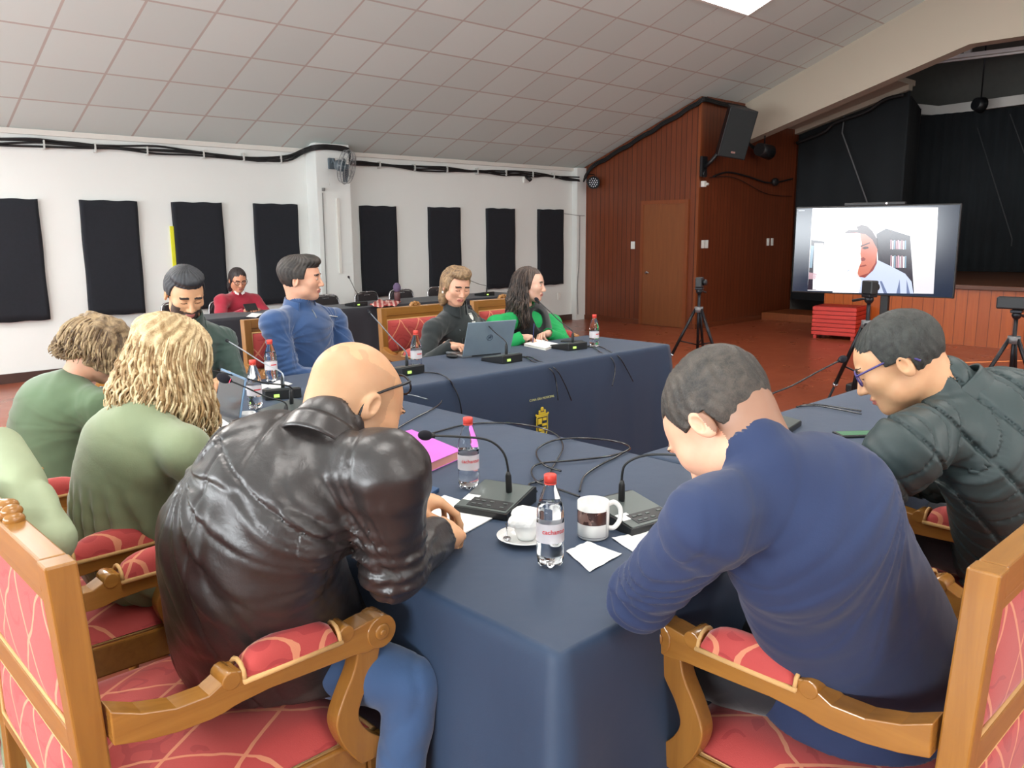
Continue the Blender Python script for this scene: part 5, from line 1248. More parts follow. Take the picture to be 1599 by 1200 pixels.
def ik(a, b, l1, l2, pole):
    a, b, pole = (np.array(v, float) for v in (a, b, pole)); D_ = b-a; dd = np.linalg.norm(D_); u = D_/dd
    if dd > (l1+l2)*.995: return a+u*dd*l1/(l1+l2)
    x = (l1*l1-l2*l2+dd*dd)/(2*dd); hh = math.sqrt(max(0, l1*l1-x*x)); w_ = pole-u*(pole@u); w_ /= np.linalg.norm(w_); return a+u*x+w_*hh
def tube_locks(paths, rad, n=5):
    mb = MB()
    for p in paths:
        m = len(p); mb.tube(p, [rad*(.35+.9*math.sin(PI*(i+.6)/(m+.4))) for i in range(m)], n)
    return mb

class Person: pass
def person(name_label, pel, neck, head, hy, hp, hr, shL, shR, wL, wR, poleL, poleR, hdL, hdR, hnL, hnR, skin, jacket, trousers,
           torso=(.175, .135, .185, .14, .17, .11), bulge=.05, arm=(.060, .052, .046, .038), knees=None, feet=None, jvox=.006, hvox=.003, scale=1.0, female=False,
           curlL=.6, curlR=.6, wrinkle=None, collar=True, jhem=None, face=None, cuff=.0, neckr=.056, waist_pt=None, headkw={}, curl_thumb=.6, sleeve_end=1.0, jname='jacket', shoulder_drop=0, ls=1, rs=1, hands=(True, True), eLx=None, eRx=None, skirt=None):
    root = thing('person', name_label, 'person', (pel[0], pel[1], 0))
    O = (pel[0], pel[1], 0); A = lambda *v: np.array(v, float)
    pel, neck, head, shL, shR, wL, wR = (np.array(v, float) for v in (pel, neck, head, shL, shR, wL, wR))
    R = rotm(hy, hp, hr); lat = shR-shL; lat /= np.linalg.norm(lat); latp = np.array([lat[0], lat[1], 0]); latp /= np.linalg.norm(latp)
    up1 = .285*scale; lo1 = .255*scale
    eL = ik(shL, wL, up1, lo1, poleL); eR = ik(shR, wR, up1, lo1, poleR)
    if eLx is not None: eL = np.array(eLx, float)
    if eRx is not None: eR = np.array(eRx, float)
    back = np.cross(latp, [0, 0, 1.])  # pointing backwards
    mid = (pel+neck)/2+back*bulge if waist_pt is None else np.array(waist_pt, float)
    sp1 = pel*.6+mid*.4+back*bulge*.1; chest = mid*.45+neck*.55+back*bulge*.35-np.array([0, 0, .01]); upc = neck*.85+mid*.15+back*.02-np.array([0, 0, .03])
    T = torso
    def torso_arms(S, g, kk=.035, arms=True):
        S.tube([pel, sp1, mid, chest, upc], [T[0]+g, T[0]*.97+g, T[2]*.97+g, T[2]+g, T[4]*.78+g], [T[1]+g, T[1]+g, T[3]+g, T[3]*.95+g, T[5]*.8+g], [latp, latp, latp, lat, lat], kk)
        for sh, el, wr in ((shL, eL, wL), (shR, eR, wR)):
            S.cap(upc*.5+neck*.5, sh, .062+g, arm[0]*1.04+g, kk)
            S.cap(sh, el, arm[0]+g, arm[1]+g, kk*1.1); 
            S.cap(el, el+(wr-el)*sleeve_end, arm[2]+.004+g, arm[2]+(arm[3]-arm[2])*sleeve_end+g, .012)
        return S
    allp = np.stack([pel, neck, shL, shR, wL, wR, eL, eR, mid]); lo = allp.min(0)-.26; hi = allp.max(0)+.24
    # clothing of the upper body
    S = SDF(lo, hi, jvox); torso_arms(S, .0)
    if skirt is not None: S.tube([mid, pel, pel+np.array(skirt[2])], [T[2], (T[0]+skirt[0])/2, skirt[0]], [T[3], (T[1]+skirt[1])/2, skirt[1]], latp, .03)
    if collar: S.cap(neck-np.array([0, 0, .015]), neck+(head-neck)*.28, .066, neckr+.014, .02)
    if wrinkle: S.disp(lambda P: wrinkle(P, dict(el=(eL, eR), sh=(shL, shR), mid=mid, back=back, lat=latp, neck=neck, pel=pel)))
    if jhem is not None: S.clip(lambda P: jhem-P[..., 2])
    # hollow neck opening and cuffs
    nd = (head-neck)/np.linalg.norm(head-neck)
    S.cap(neck+nd*.055, neck+nd*.2, neckr+.004, neckr+.03, .004, 's')
    for el, wr in ((eL, wL), (eR, wR)):
        v = (wr-el)/np.linalg.norm(wr-el); c = el+(wr-el)*sleeve_end; S.cap(c-v*.005, c+v*.08, arm[3]-.009, arm[3]-.002, .003, 's'); 
        S.cap(c+v*.052, c+v*.15, .05, .05, 0, 's')
    jk = np_mesh(jname, [S.mesh()], jacket, root, None, O)
    # body: head, neck, inner torso, forearms and hands
    parts = [head_parts(head, R, scale, hvox, female, neck_to=neck-np.array([0, 0, .02]), neck_r=neckr, **headkw)]
    B = SDF(lo, hi, .010); torso_arms(B, -.016); parts.append(B.mesh())
    for on_, el, wr, hd, hn, side, cu in ((hands[0], eL, wL, hdL, hnL, -1, curlL), (hands[1], eR, wR, hdR, hnR, 1, curlR)):
        if on_: parts.append(hand_parts(wr, hd if hd is not None else wr-el, hn, scale*(.92 if female else 1), cu, side, h=max(.0022, hvox*.8), thumb=curl_thumb))
        if on_ and sleeve_end < 1:
            F_ = SDF(np.minimum(el, wr)-.08, np.maximum(el, wr)+.08, .004); F_.cap(el+(wr-el)*.5, wr, .038, .024, .01); parts.append(F_.mesh())
    mats = [skin, M['lips'], M['brow'] if not (face or {}).get('brow') else face['brow'], M['eye_white'], (face or {}).get('beard_mat', M['brow'])]
    fz = face_zones(head, R, scale, beard=(face or {}).get('beard', 0), eyes=(face or {}).get('open', True))
    legparts = []
    # trousers
    if knees is None:
        fwd = -back; kz = .53
        knees = [pel+latp*q*.12+fwd*.40+np.array([0, 0, -.04]) for q in (-1, 1)]
    if feet is None: feet = [np.array([k[0], k[1], .09])-back*(-.02) for k in knees]
    Lg = SDF(np.minimum(np.min(knees, 0), np.min(feet, 0)).tolist() and np.minimum(np.minimum(np.min(knees, 0), np.min(feet, 0)), pel)-.2, np.maximum(np.maximum(np.max(knees, 0), np.max(feet, 0)), pel)+.2, .009)
    for q, kn, ft in ((-1, knees[0], feet[0]), (1, knees[1], feet[1])):
        hip = pel+latp*q*.09-np.array([0, 0, .03]); Lg.cap(hip, kn, .088, .066, .03); Lg.cap(kn, ft, .062, .046, .015)
    Lg.ell(pel-np.array([0, 0, .02]), (.15, .15, .09), None, .03)
    Lg.disp(lambda P: .005*nz3(P, 30, 3)+.004*crease(P, 26, .14, 2), .03); tr = np_mesh('trousers', [Lg.mesh()], trousers, root, None, O)
    Bl = SDF(lo, hi, .014) if False else None
    body = np_mesh('body', parts, mats, root, fz, O)
    # shoes
    for ft in feet:
        sh_ = MB(); f = -back; c = Vector(ft)-Vector(O); f = Vector(f)
        ang = math.atan2(f.y, f.x); T_ = Matrix.Translation((c.x+f.x*.06, c.y+f.y*.06, .045)) @ Matrix.Rotation(ang, 4, 'Z')
        sh_.ball((0, 0, 0), (.135, .05, .05), 10); sh_.v = [tuple(T_ @ Vector((v[0], v[1]*(1-.2*v[0]/.13), max(v[2], -.045)*(1 if v[2] < 0 else (1-.35*v[0]/.13))))) for v in sh_.v]
        sh_.build('shoe', M['black_rubber'], root)
    r = Person(); r.root = root; r.O = O; r.R = R; r.H = head; r.s = scale; r.neck = neck; r.eL = eL; r.eR = eR; r.back = back; r.lat = latp; r.mid = mid; r.pel = pel; r.jname = jname
    r.W = lambda x, y, z: head+R@np.array([x*scale, y*scale, z*scale]); return r
def hair_cap(p, mat, pieces, clipf=None, dispf=None, h=.003, name='hair', grow=.008):
    """skull-hugging hair: cranium shell plus extra ellipsoids in head space, cut by the face"""
    s = p.s; lo = p.H-.24*s; hi = p.H+.24*s; 
    S = SDF(lo, hi, h)
    S.ell(p.W(0, -.012, .035), np.array((.077+grow, .098+grow, .088+grow))*s, p.R, .01)
    for c, r, k in pieces: S.ell(p.W(*c), np.array(r)*s, p.R, k)
    if dispf: S.disp(lambda P: dispf(((P-p.H)@p.R)/s), .04)
    if clipf: S.clip(lambda P: clipf(((P-p.H)@p.R)/s))
    return np_mesh(name, [S.mesh()], [mat], p.root, None, p.O)
M['lips'] = simple('lips', (176, 104, 96), .45); M['brow'] = simple('brow_dark', (44, 32, 28), .8); M['eye_white'] = simple('eye_white', (214, 208, 200), .3)
# ------------------------------------------------------------------ people
def Vn(*a): return np.array(a, float)
def short_clip(zf=.074, ys=.028, nape=-.055, ear=.010):
    def f(q):
        x, y, z = q[..., 0], q[..., 1], q[..., 2]
        a = np.minimum(y-ys-.25*np.clip(z-.02, 0, 1), zf-z-.10*np.clip(np.abs(x)-.03, 0, 1)*0); b = nape-z-.25*np.abs(x); c = np.minimum(y+.030, ear-z)
        return np.maximum(np.maximum(a, b), c)
    return f
def strand_noise(amp, f=60, lat=1.0):
    def d(q):
        az = np.arctan2(q[..., 0], -q[..., 1]+1e-6); return amp*np.sin(az*26+4*np.sin(q[..., 2]*f*.5)+2*np.sin(q[..., 0]*f))*.6+amp*.6*nz3(q, f*1.6, 2)
    return d
def locks(p, mat, n, az0, az1, z_end, flare, wave, rad=.005, gravity=0, seed=1, r0=.088, name='hair_strands', top=.118, part=0, ylen=None):
    r = random.Random(seed); paths = []
    for i in range(n):
        az = r.uniform(az0, az1); st = r.uniform(.02, .95); ph = r.uniform(0, 6); zE = z_end+r.uniform(-.03, .035); fl = flare*r.uniform(.6, 1.25); off = r.uniform(-.002, .010)
        pts = []
        m = 15
        for k in range(m):
            t = k/(m-1); z = top*(1-st*.9)+(zE-top*(1-st*.9))*t
            zz = max(z, -.01); rr = math.sqrt(max(.02, 1-((zz-.03)/.098)**2)) if zz > .03 else 1
            lowf = max(0, -z)
            R1 = (r0+off)*rr+fl*min(1, lowf/.12)+wave*math.sin(z*70+ph)*min(1, max(0, .06-z)/.1)
            a = az+wave*6*math.sin(z*45+ph*1.3)*min(1, max(0, .06-z)/.1)
            x = math.sin(a)*R1; y = -math.cos(a)*(R1*1.20)-.012+lowf*gravity
            pts.append(Vector(tuple(p.W(x, y, z)-np.array(p.O))))
        paths.append(pts)
    mats = mat if isinstance(mat, list) else [mat]; mb = MB()
    for q in paths:
        m = len(q); rd = rad*r.uniform(.7, 1.2); mb.tube(q, [rd*(.35+.9*math.sin(PI*(i+.6)/(m+.4))) for i in range(m)], 4, mi=r.randrange(len(mats)))
    return mb.build(name, mats, p.root, fixn=False)

SK = {'fair': skin_mat('skin_fair', (222, 176, 148)), 'tan': skin_mat('skin_tan', (212, 170, 130)), 'med': skin_mat('skin_medium', (204, 152, 122)), 'pale': skin_mat('skin_pale', (228, 190, 168))}
def leather_mat():
    t = NT('brown_black_leather'); v = t.obj(); n1 = t.noise(v, 6, 4, .6, .5); n2 = t.noise(v, 20, 4, .55, .3); n3 = t.noise(v, 380, 2)
    t.base(t.mix(n1, lin((32, 29, 30)), lin((52, 46, 44)))); rr = t.math('ADD', t.math('MULTIPLY', n2, .22), .26); t.l(rr, t.b.inputs['Roughness']); t.set(Specular=.6)
    t.bump(t.math('ADD', t.math('MULTIPLY', n2, 1.0), t.math('MULTIPLY', n3, .06)), .22, .010); return t.m
def knit_mat(name, c, c2, bs=300, rough=.85, sheen=.3, bump=.2):
    t = NT(name); v = t.obj(); n1 = t.noise(v, 5, 3); n2 = t.noise(v, bs, 2); n3 = t.noise(v, 9, 3, .5, 1.0); t.base(t.mix(n1, lin(c), lin(c2))); t.set(Roughness=rough, Sheen=sheen)
    t.bump(t.math('ADD', t.math('MULTIPLY', n2, .12), n3), bump, .010); return t.m
leather = leather_mat(); jeans = knit_mat('blue_jeans', (40, 66, 104), (58, 88, 128), 500); blacktr = knit_mat('black_trousers', (20, 21, 26), (28, 29, 34)); darktr = knit_mat('dark_trousers', (34, 36, 44), (42, 44, 52))

# wrinkle fields (positive = pressed in)
def crease(P, f, wdt, seed=0, st=(1, 1, 1)): n = nz3(P*np.array(st), f, seed); return np.exp(-(n/wdt)**2)
def radial(P, c, amp, k=13, reach=.22, t0=-.13, s0=.20):
    """folds fanning out from both armpits over the back"""
    ax = c['neck']-c['pel']; ax = ax/np.linalg.norm(ax); s = (P-c['neck'])@c['lat']; t = (P-c['neck'])@ax; d = 0
    for q in (-1, 1):
        x, y = s0-q*s, t-t0; r = np.hypot(x, y); ph = np.arctan2(y, x)+.35*nz3(P, 9, 3)
        d = d+amp*(np.sin(ph*k+q)*.6+np.exp(-(np.sin(ph*k*.5+1)/.25)**2)*.8)*np.exp(-(r/reach)**2)*np.clip(r/.05, 0, 1)
    return d
def elbows(P, c, amp):
    d = 0
    for i in (0, 1):
        e, sh = c['el'][i], c['sh'][i]; u = (e-sh)/np.linalg.norm(e-sh); r = np.linalg.norm(P-e, axis=-1); d = d+amp*np.exp(-(r/.10)**2)*np.sin(((P-e)@u)*190+2*nz3(P, 12, 2))
        r2 = np.linalg.norm(P-sh, axis=-1); d = d+amp*.45*np.exp(-(r2/.12)**2)*np.sin(((P-sh)@u)*110+2*nz3(P, 10, 5))
    return d
def leather_wr(P, c):
    d = radial(P, c, .0065)+elbows(P, c, .005)+.004*crease(P, 17, .10, 5, (1, 1, .5))-.003*nz3(P, 15, 3)+.0045*nz3(P*np.array((1, 1, .35)), 22, 8)
    s = (P-c['neck'])@c['lat']; ax = c['neck']-c['mid']; ax = ax/np.linalg.norm(ax); t = (P-c['neck'])@ax
    bk = ((P-c['neck'])@c['back'] > -.02)
    d = d+bk*(.006*np.exp(-((t+.105)/.004)**2)+.0045*np.exp(-((np.abs(s)-.10)/.004)**2)*(t < -.105))
    low = np.clip((c['mid'][2]-P[..., 2])/.25, 0, 1); return d-.012*low
def soft_wr(amp=.005, f=9, seed=2):
    def w(P, c): return amp*.8*nz3(P, f, seed)+amp*.6*crease(P, f*1.6, .16, seed+3, (1, 1, .8))+radial(P, c, amp*.9)+elbows(P, c, amp*.9)
    return w
def quilt_wr(P, c):
    ax = c['neck']-c['pel']; ax = ax/np.linalg.norm(ax); s = (P-c['neck'])@c['lat']; t = (P-c['neck'])@ax; b = (P-c['neck'])@c['back']
    w1 = np.abs(np.sin((s*1.0+t*.75+b*.35)*PI/.088)); w2 = np.abs(np.sin((s*1.0-t*.75-b*.35)*PI/.088))
    g = np.maximum(np.exp(-(w1/.13)**2), np.exp(-(w2/.13)**2)); return .011*g-.006+.003*nz3(P, 13, 4)+radial(P, c, .005)+elbows(P, c, .005)
def collar_part(p, mat, r=.074, h=.045, open_=.5, lean=0, name='collar', rise=.0, th=.005, back_h=0):
    """turned-up collar strip round the neck, open at the front by open_ radians either side"""
    up = (p.H-p.neck); up = up/np.linalg.norm(up); up = up*.6+np.array([0, 0, .4]); up /= np.linalg.norm(up); lat = p.lat-up*(p.lat@up); lat /= np.linalg.norm(lat); bk = np.cross(lat, up)
    if bk@p.back < 0: bk = -bk
    vs = []; fs = []; n = 40; m = 5; O = np.array(p.O)
    for i in range(n+1):
        a = (-PI+open_)+(2*PI-2*open_)*i/n; fr = abs(a)/PI
        for j in range(m+1):
            t = j/m; rr = r*(1.10-.14*t)+.004*math.sin(a*3); hh = (h+back_h*(1-fr))*t-.012-.045*fr**2*(1-t*.3)
            vs.append(p.neck+(bk*math.cos(a)*rr*1.02+lat*math.sin(a)*rr*1.08)+up*(hh+rise)-O)
    for i in range(n):
        for j in range(m): q = i*(m+1)+j; fs.append((q, q+m+1, q+m+2, q+1))
    o = MB().add(vs, fs, 0, True).build(name, mat, p.root, fixn=False); md = o.modifiers.new('thick', 'SOLIDIFY'); md.thickness = th; md.offset = 0; return o

# 1 --- bald man in leather jacket
bald = person('bald man seen from behind in a brown-black leather jacket, writing, sunglasses pushed up', (.86, 1.725, .61), (.872, 1.475, 1.105), (.975, 1.515, 1.160), math.radians(-90), math.radians(34), math.radians(4),
    (.865, 1.675, 1.045), (0.916, 1.314, 1.061), (1.225, 1.680, .850), (1.174, 1.483, 0.814), (-.1, .6, -.8), (.0, -.8, -.6), (.80, -.45, -.15), (.75, .35, -.10), (.2, -.2, -.95), (-.1, .45, -.9),
    SK['tan'], leather, jeans, torso=(.205, .185, .205, .165, .185, .125), bulge=.055, arm=(.078, .068, .064, .052), knees=[(1.0, 1.86, .54), (1.005, 1.375, .545)], feet=[(.96, 1.86, .09), (.92, 1.36, .09)],
    jvox=.005, hvox=.0025, scale=1.06, skirt=(.235, .225, (.06, 0, -.12)), waist_pt=(.755, 1.60, .87), eRx=(0.944, 1.346, 0.847), eLx=(1.02, 1.86, .86), curlL=.55, curlR=.85, wrinkle=leather_wr, jhem=.52, face=dict(open=False), neckr=.062, headkw=dict(jaw=1.12), jname='leather_jacket', sleeve_end=.93)
def buzz(p, mat, f):
    me = [c for c in p.root.children if c.name.startswith('body')][0].data; me.materials.append(mat); n = len(me.materials)-1
    C = np.zeros(len(me.polygons)*3); me.polygons.foreach_get('center', C); C = C.reshape(-1, 3)+np.array(p.O); q = ((C-p.H)@p.R)/p.s
    mi = np.zeros(len(me.polygons), np.int32); me.polygons.foreach_get('material_index', mi); k = f(q) & (np.linalg.norm(q, axis=1) < .17); mi[k] = n; me.polygons.foreach_set('material_index', mi)
nzq = lambda q, f=120: nz3(q, f, 1)
buzz(bald, skin_mat('shaved_scalp', (194, 156, 120)), lambda q: (q[:, 1] < .03+.012*nzq(q)) & (q[:, 2] > -.045+.02*nzq(q)) & (q[:, 2] < .085-.02*nzq(q)) & ((np.abs(q[:, 0]) > .02) | (q[:, 2] < .10)))
def wear_glasses(p, label, mat, up=0, fwd=.102, z=.012, lens=None, tilt=0):
    e = bpy.data.objects.new('eyeglasses', None); COL.objects.link(e); e.parent = p.root
    Mx = Matrix([list(map(float, r)) for r in p.R]).to_4x4(); loc = Vector(tuple(p.W(0, fwd, z)-np.array(p.O)))
    e.matrix_local = Matrix.Translation(loc) @ Mx @ Matrix.Rotation(tilt, 4, 'X') @ Matrix.Scale(p.s*1.05, 4); e['label'] = label; return glasses(e, mat, lens=lens)
wear_glasses(bald, 'dark sunglasses pushed up on the forehead', simple('sunglass_frame', (24, 22, 26), .25), fwd=.070, z=.082, tilt=.75, lens=None)

collar_part(bald, leather, .080, .045, .6)
# 2 --- man in navy coat
blue = person('man seen from behind in a plain navy coat, short dark hair, bent over the table', (1.70, .665, .60), (1.275, .692, 1.140), (1.302, .798, 1.180), math.radians(2), math.radians(54), math.radians(-6),
    (1.140, .720, 1.050), (1.465, .655, 1.060), (1.46, 1.00, .815), (1.60, 1.06, .80), (-.6, .25, -.75), (.6, -.1, -.8), (.95, .1, -.1), (-.5, .7, -.1), (0, 0, -1), (0, 0, -1),
    SK['fair'], knit_mat('navy_knit', (24, 38, 72), (33, 49, 86), 420, sheen=.1, bump=.15), blacktr, torso=(.19, .165, .178, .145, .16, .11), bulge=.085, waist_pt=(1.465, .660, .875), skirt=(.225, .215, (-.01, .02, -.11)), eLx=(1.235, .925, .825), arm=(.068, .062, .060, .046), knees=[(1.50, 1.04, .54), (1.72, 1.04, .54)], feet=[(1.46, .95, .09), (1.8, .95, .09)],
    jvox=.005, hvox=.0025, scale=1.04, wrinkle=soft_wr(.006, 7, 4), jhem=.50, face=dict(open=False), neckr=.054, jname='navy_coat')
hair_cap(blue, hair_mat('dark_short_hair', (30, 28, 26), (74, 66, 58)), [((0, -.02, .05), (.080, .098, .082), .01)], short_clip(.072, .03, -.092, .012), strand_noise(.0014, 90), .0026, grow=.007)
buzz(blue, skin_mat('hair_fade', (150, 118, 98)), lambda q: (q[:, 1] < -.02) & (q[:, 2] > -.112+.008*nzq(q)) & (q[:, 2] < .02) )

# 3 --- man in quilted jacket
qm = person('man with glasses in a dark green-grey quilted jacket, head bowed, at the right edge', (2.66, .62, .62), (2.335, .735, 1.10), (2.245, .855, 1.175), math.radians(22), math.radians(30), math.radians(-4),
    (2.10, .77, .985), (2.555, .665, 1.0), (2.28, 1.10, .80), (2.5, 1.1, .80), (-.6, .0, -.8), (.6, -.1, -.8), None, None, (0, 0, -1), (0, 0, -1),
    SK['tan'], simple('quilted_nylon', (50, 63, 64), .5, var=.08, bump=.25, bscale=40), darktr, torso=(.215, .175, .215, .165, .195, .13), bulge=.07, arm=(.080, .072, .066, .050),
    jvox=.005, hvox=.003, scale=1.04, wrinkle=quilt_wr, jhem=.50, face=dict(open=False), neckr=.060, jname='quilted_jacket')
hair_cap(qm, hair_mat('black_short_hair', (24, 26, 24), (56, 58, 54)), [((0, -.02, .05), (.082, .10, .084), .01)], short_clip(.066, .032, -.050, .012), strand_noise(.0014, 90), .003, grow=.009)
wear_glasses(qm, 'purple-framed glasses', simple('purple_glasses', (70, 60, 120), .3))
collar_part(qm, bpy.data.materials['quilted_nylon'], .076, .05, .5)

# 4 --- blonde woman
def blouse_wr(P, c):
    s = (P-c['neck'])@c['lat']; t = P[..., 2]-c['neck'][2]; d = .004*nz3(P, 10, 1)
    pl = np.clip((-.17-t)/.1, 0, 1); return d+pl*.0065*np.sin(s*150+1.2*np.sin(t*9))*(np.abs(s) < .13)-.012*np.clip((-.2-t), 0, .3)+.004*crease(P, 12, .15, 6, (1, 1, .4))
gauze = knit_mat('sage_gauze', (112, 122, 92), (136, 146, 112), 260, bump=.3)
bl = person('blonde woman with wavy shoulder-length hair in a loose sage green blouse, seen from behind', (.82, 2.47, .60), (.835, 2.33, 1.045), (.94, 2.385, 1.160), math.radians(-86), math.radians(22), 0,
    (.815, 2.51, .955), (.865, 2.17, .955), (1.19, 2.64, .82), (1.17, 2.30, .80), (-.3, .75, -.5), (-.1, -.55, -.8), None, None, (0, 0, -1), (0, 0, -1),
    SK['fair'], gauze, darktr, torso=(.19, .155, .17, .13, .15, .105), bulge=.05, arm=(.062, .066, .070, .050), jvox=.0055, hvox=.003, scale=.97, female=True, wrinkle=blouse_wr, jhem=.47, face=dict(open=False, brow=simple('brow_blond', (130, 100, 66), .8)), jname='blouse', neckr=.048)
blond = hair_mat('blonde_hair', (150, 118, 76), (226, 202, 158), .45)
def fclip(y0=.045, zf=.085, low=-.2):
    def f(q):
        x, y, z = q[..., 0], q[..., 1], q[..., 2]; return np.maximum(np.minimum(y-y0-.2*np.clip(z, 0, 1), zf-z), low-z)
    return f
hair_cap(bl, blond, [((0, -.055, -.03), (.092, .070, .115), .03), ((.062, -.02, -.04), (.034, .055, .10), .03), ((-.062, -.02, -.04), (.034, .055, .10), .03), ((0, -.04, .06), (.092, .10, .075), .03)], fclip(.055, .085, -.16), lambda q: .004*np.sin(np.arctan2(q[..., 0], -q[..., 1])*22+3*np.sin(q[..., 2]*40))+.003*nz3(q, 60, 2), .0035, grow=.016)
locks(bl, [blond, hair_mat('blonde_light', (196, 168, 120), (236, 218, 180), .4), hair_mat('blonde_dark', (120, 90, 54), (176, 142, 96), .45)], 900, -2.35, 2.35, -.165, .032, .009, .0036, gravity=.25, seed=4, r0=.096)
nk = MB(); 
MB().tube([tuple(bl.W(.060*math.sin(a), -.03-.062*math.cos(a), -.175)-np.array(bl.O)) for a in np.linspace(-2.6, 2.6, 16)], .024, 10).build('black_collar', M['black_cloth'], bl.root)
MB().ball(tuple(bl.W(.080, -.025, -.120)-np.array(bl.O)), (.012, .010, .012), 8).build('earring', simple('white_earring', (232, 228, 218), .3), bl.root)

# 5 --- curly woman
cw = person('woman with short brown curly hair in a sage green long-sleeved top, at the far left', (.90, 3.46, .59), (.945, 3.385, .990), (1.040, 3.375, 1.088), math.radians(-84), math.radians(30), 0,
    (.925, 3.53, .905), (.975, 3.235, .895), (1.22, 3.52, .84), (1.20, 3.27, .85), (-.2, .6, -.7), (-.35, -.45, -.8), (.8, -.2, .35), (.8, .3, .35), (0, 0, -1), (.1, .5, -.8),
    SK['fair'], knit_mat('olive_jersey', (86, 106, 78), (100, 122, 90), 400, bump=.12), darktr, torso=(.18, .15, .175, .14, .15, .105), bulge=.06, arm=(.062, .056, .052, .042), jvox=.006, hvox=.003, scale=.97, female=True, wrinkle=soft_wr(.004, 9, 1), jhem=.50, face=dict(open=False), jname='green_top', collar=False, neckr=.050)
curl_m = hair_mat('curly_brown_hair', (92, 72, 52), (168, 142, 106), .55)
pcs = []; rr_ = random.Random(9)
for i in range(95):
    a = rr_.uniform(-2.1, 2.1); z = rr_.uniform(-.055, .125); s_ = math.sqrt(max(.05, 1-((z-.035)/.10)**2)) if z > .035 else 1
    pcs.append(((math.sin(a)*.092*s_, -math.cos(a)*.108*s_-.005, z), (rr_.uniform(.018, .026),)*3, .010))
hair_cap(cw, curl_m, pcs+[((0, .02, .10), (.085, .09, .045), .02)], fclip(.062, .070, -.085), lambda q: .004*nz3(q, 110, 2)+.0025*nz3(q, 230, 5), .0032, grow=.018)
locks(cw, [curl_m, hair_mat('curly_light', (140, 116, 84), (190, 166, 128), .5), hair_mat('curly_dark', (66, 50, 36), (112, 88, 62), .5)], 620, -2.2, 2.2, -.050, .012, .013, .0036, gravity=.1, seed=3, r0=.101, top=.132)
MB().tube([tuple(cw.W(.03, .06+.02*math.sin(k*1.3), -.13-.022*k)-np.array(cw.O)) for k in range(5)], [.014, .022, .026, .022, .012], 10).build('floral_scarf', simple('grey_floral', (150, 160, 150), .8, var=.3, scale=60), cw.root)

# 6 --- bearded man
y1 = 4.25
gm_ = person('bearded man with dark hair in a dark green jacket looking down beside the blonde woman', tuple(on_y(300, 600, 4.5).xy)+(.60,), on_y(298, 506, 4.36), on_y(288, 460, 4.28), math.radians(174), math.radians(26), 0,
    on_y(348, 532, 4.42), on_y(262, 536, 4.30), on(350, 592, .80), (1.62, 4.05, .80), (.5, .2, -.8), (-.5, .2, -.8), (-.6, -.7, -.1), (0, -1, 0), (0, 0, -1), (0, 0, -1),
    SK['tan'], knit_mat('dark_green_jacket', (44, 62, 56), (56, 76, 68), 300, bump=.15), darktr, bulge=.03, arm=(.064, .056, .052, .042), hvox=.0032, scale=1.12, wrinkle=soft_wr(.004, 9, 5), face=dict(open=False, beard=1, beard_mat=hair_mat('beard', (40, 32, 28), (78, 60, 50))), jname='green_jacket', neckr=.058)
hair_cap(gm_, hair_mat('black_swept_hair', (22, 24, 28), (52, 54, 60)), [((0, .02, .105), (.072, .085, .035), .02)], short_clip(.072, .030, -.05, .010), strand_noise(.0016, 80), .0032, grow=.010)

collar_part(gm_, bpy.data.materials['dark_green_jacket'], .074, .040, .6)
# 7 --- man in blue fleece
fm = person('man in profile with short dark hair wearing a blue fleece pullover, hands in his lap', tuple(on_y(478, 600, 4.62).xy)+(.60,), on_y(469, 482, 4.53), on_y(470, 437, 4.50), math.radians(-133), math.radians(2), math.radians(-3),
    on_y(521, 502, 4.62), on_y(428, 506, 4.46), (2.74, 4.26, .66), (2.62, 4.22, .66), (.6, .3, -.7), (-.6, .3, -.7), (-.8, -.3, 0), (.8, -.3, 0), (0, 0, -1), (0, 0, -1),
    SK['fair'], knit_mat('blue_fleece', (34, 64, 108), (44, 78, 126), 260, sheen=.5, bump=.2), darktr, torso=(.225, .19, .225, .18, .195, .14), bulge=.02, arm=(.078, .072, .066, .050), hvox=.0032, scale=1.10, wrinkle=soft_wr(.007, 8, 3), face=dict(), jname='fleece_pullover', neckr=.060, waist_pt=None)
hair_cap(fm, hair_mat('dark_brown_hair', (30, 26, 24), (62, 54, 48)), [((0, .035, .10), (.070, .075, .040), .02), ((0, -.03, .05), (.086, .10, .085), .01)], short_clip(.070, .034, -.065, .010), strand_noise(.002, 80), .0032, grow=.011)
def on_chest(p, px, py, off=.0):
    """point on the clothes that the photo shows at px,py (ray cast on the garment)"""
    from mathutils.bvhtree import BVHTree
    jk = [c for c in p.root.children if c.data and c.type == 'MESH' and c.name.split('.')[0] == p.jname][0]; me = jk.data
    bv = BVHTree.FromPolygons([v.co for v in me.vertices], [q.vertices for q in me.polygons]); o = Vector((0, 0, CAM_H))-Vector(p.O)
    d = (cf+cr*((px-799.5)/F_PX)-cu*((py-600)/F_PX)).normalized(); h = bv.ray_cast(o, d); return (h[0], h[1])
def strip_on(p, pix, r, mat, name):
    pts = [on_chest(p, x, y) for x, y in pix]; pts = [a+n*r*.4 for a, n in pts if a is not None]
    if len(pts) > 1: MB().tube(pts, r, 6).build(name, mat, p.root)
collar_part(fm, bpy.data.materials['blue_fleece'], .086, .052, .85, rise=.026)
strip_on(fm, [(487, 484), (491, 490), (494, 497)], .0035, simple('zip_grey', (150, 156, 160), .35, .6), 'zip')
strip_on(fm, [(514, 493), (520, 494), (527, 495)], .003, M['white_plastic'], 'chest_mark')


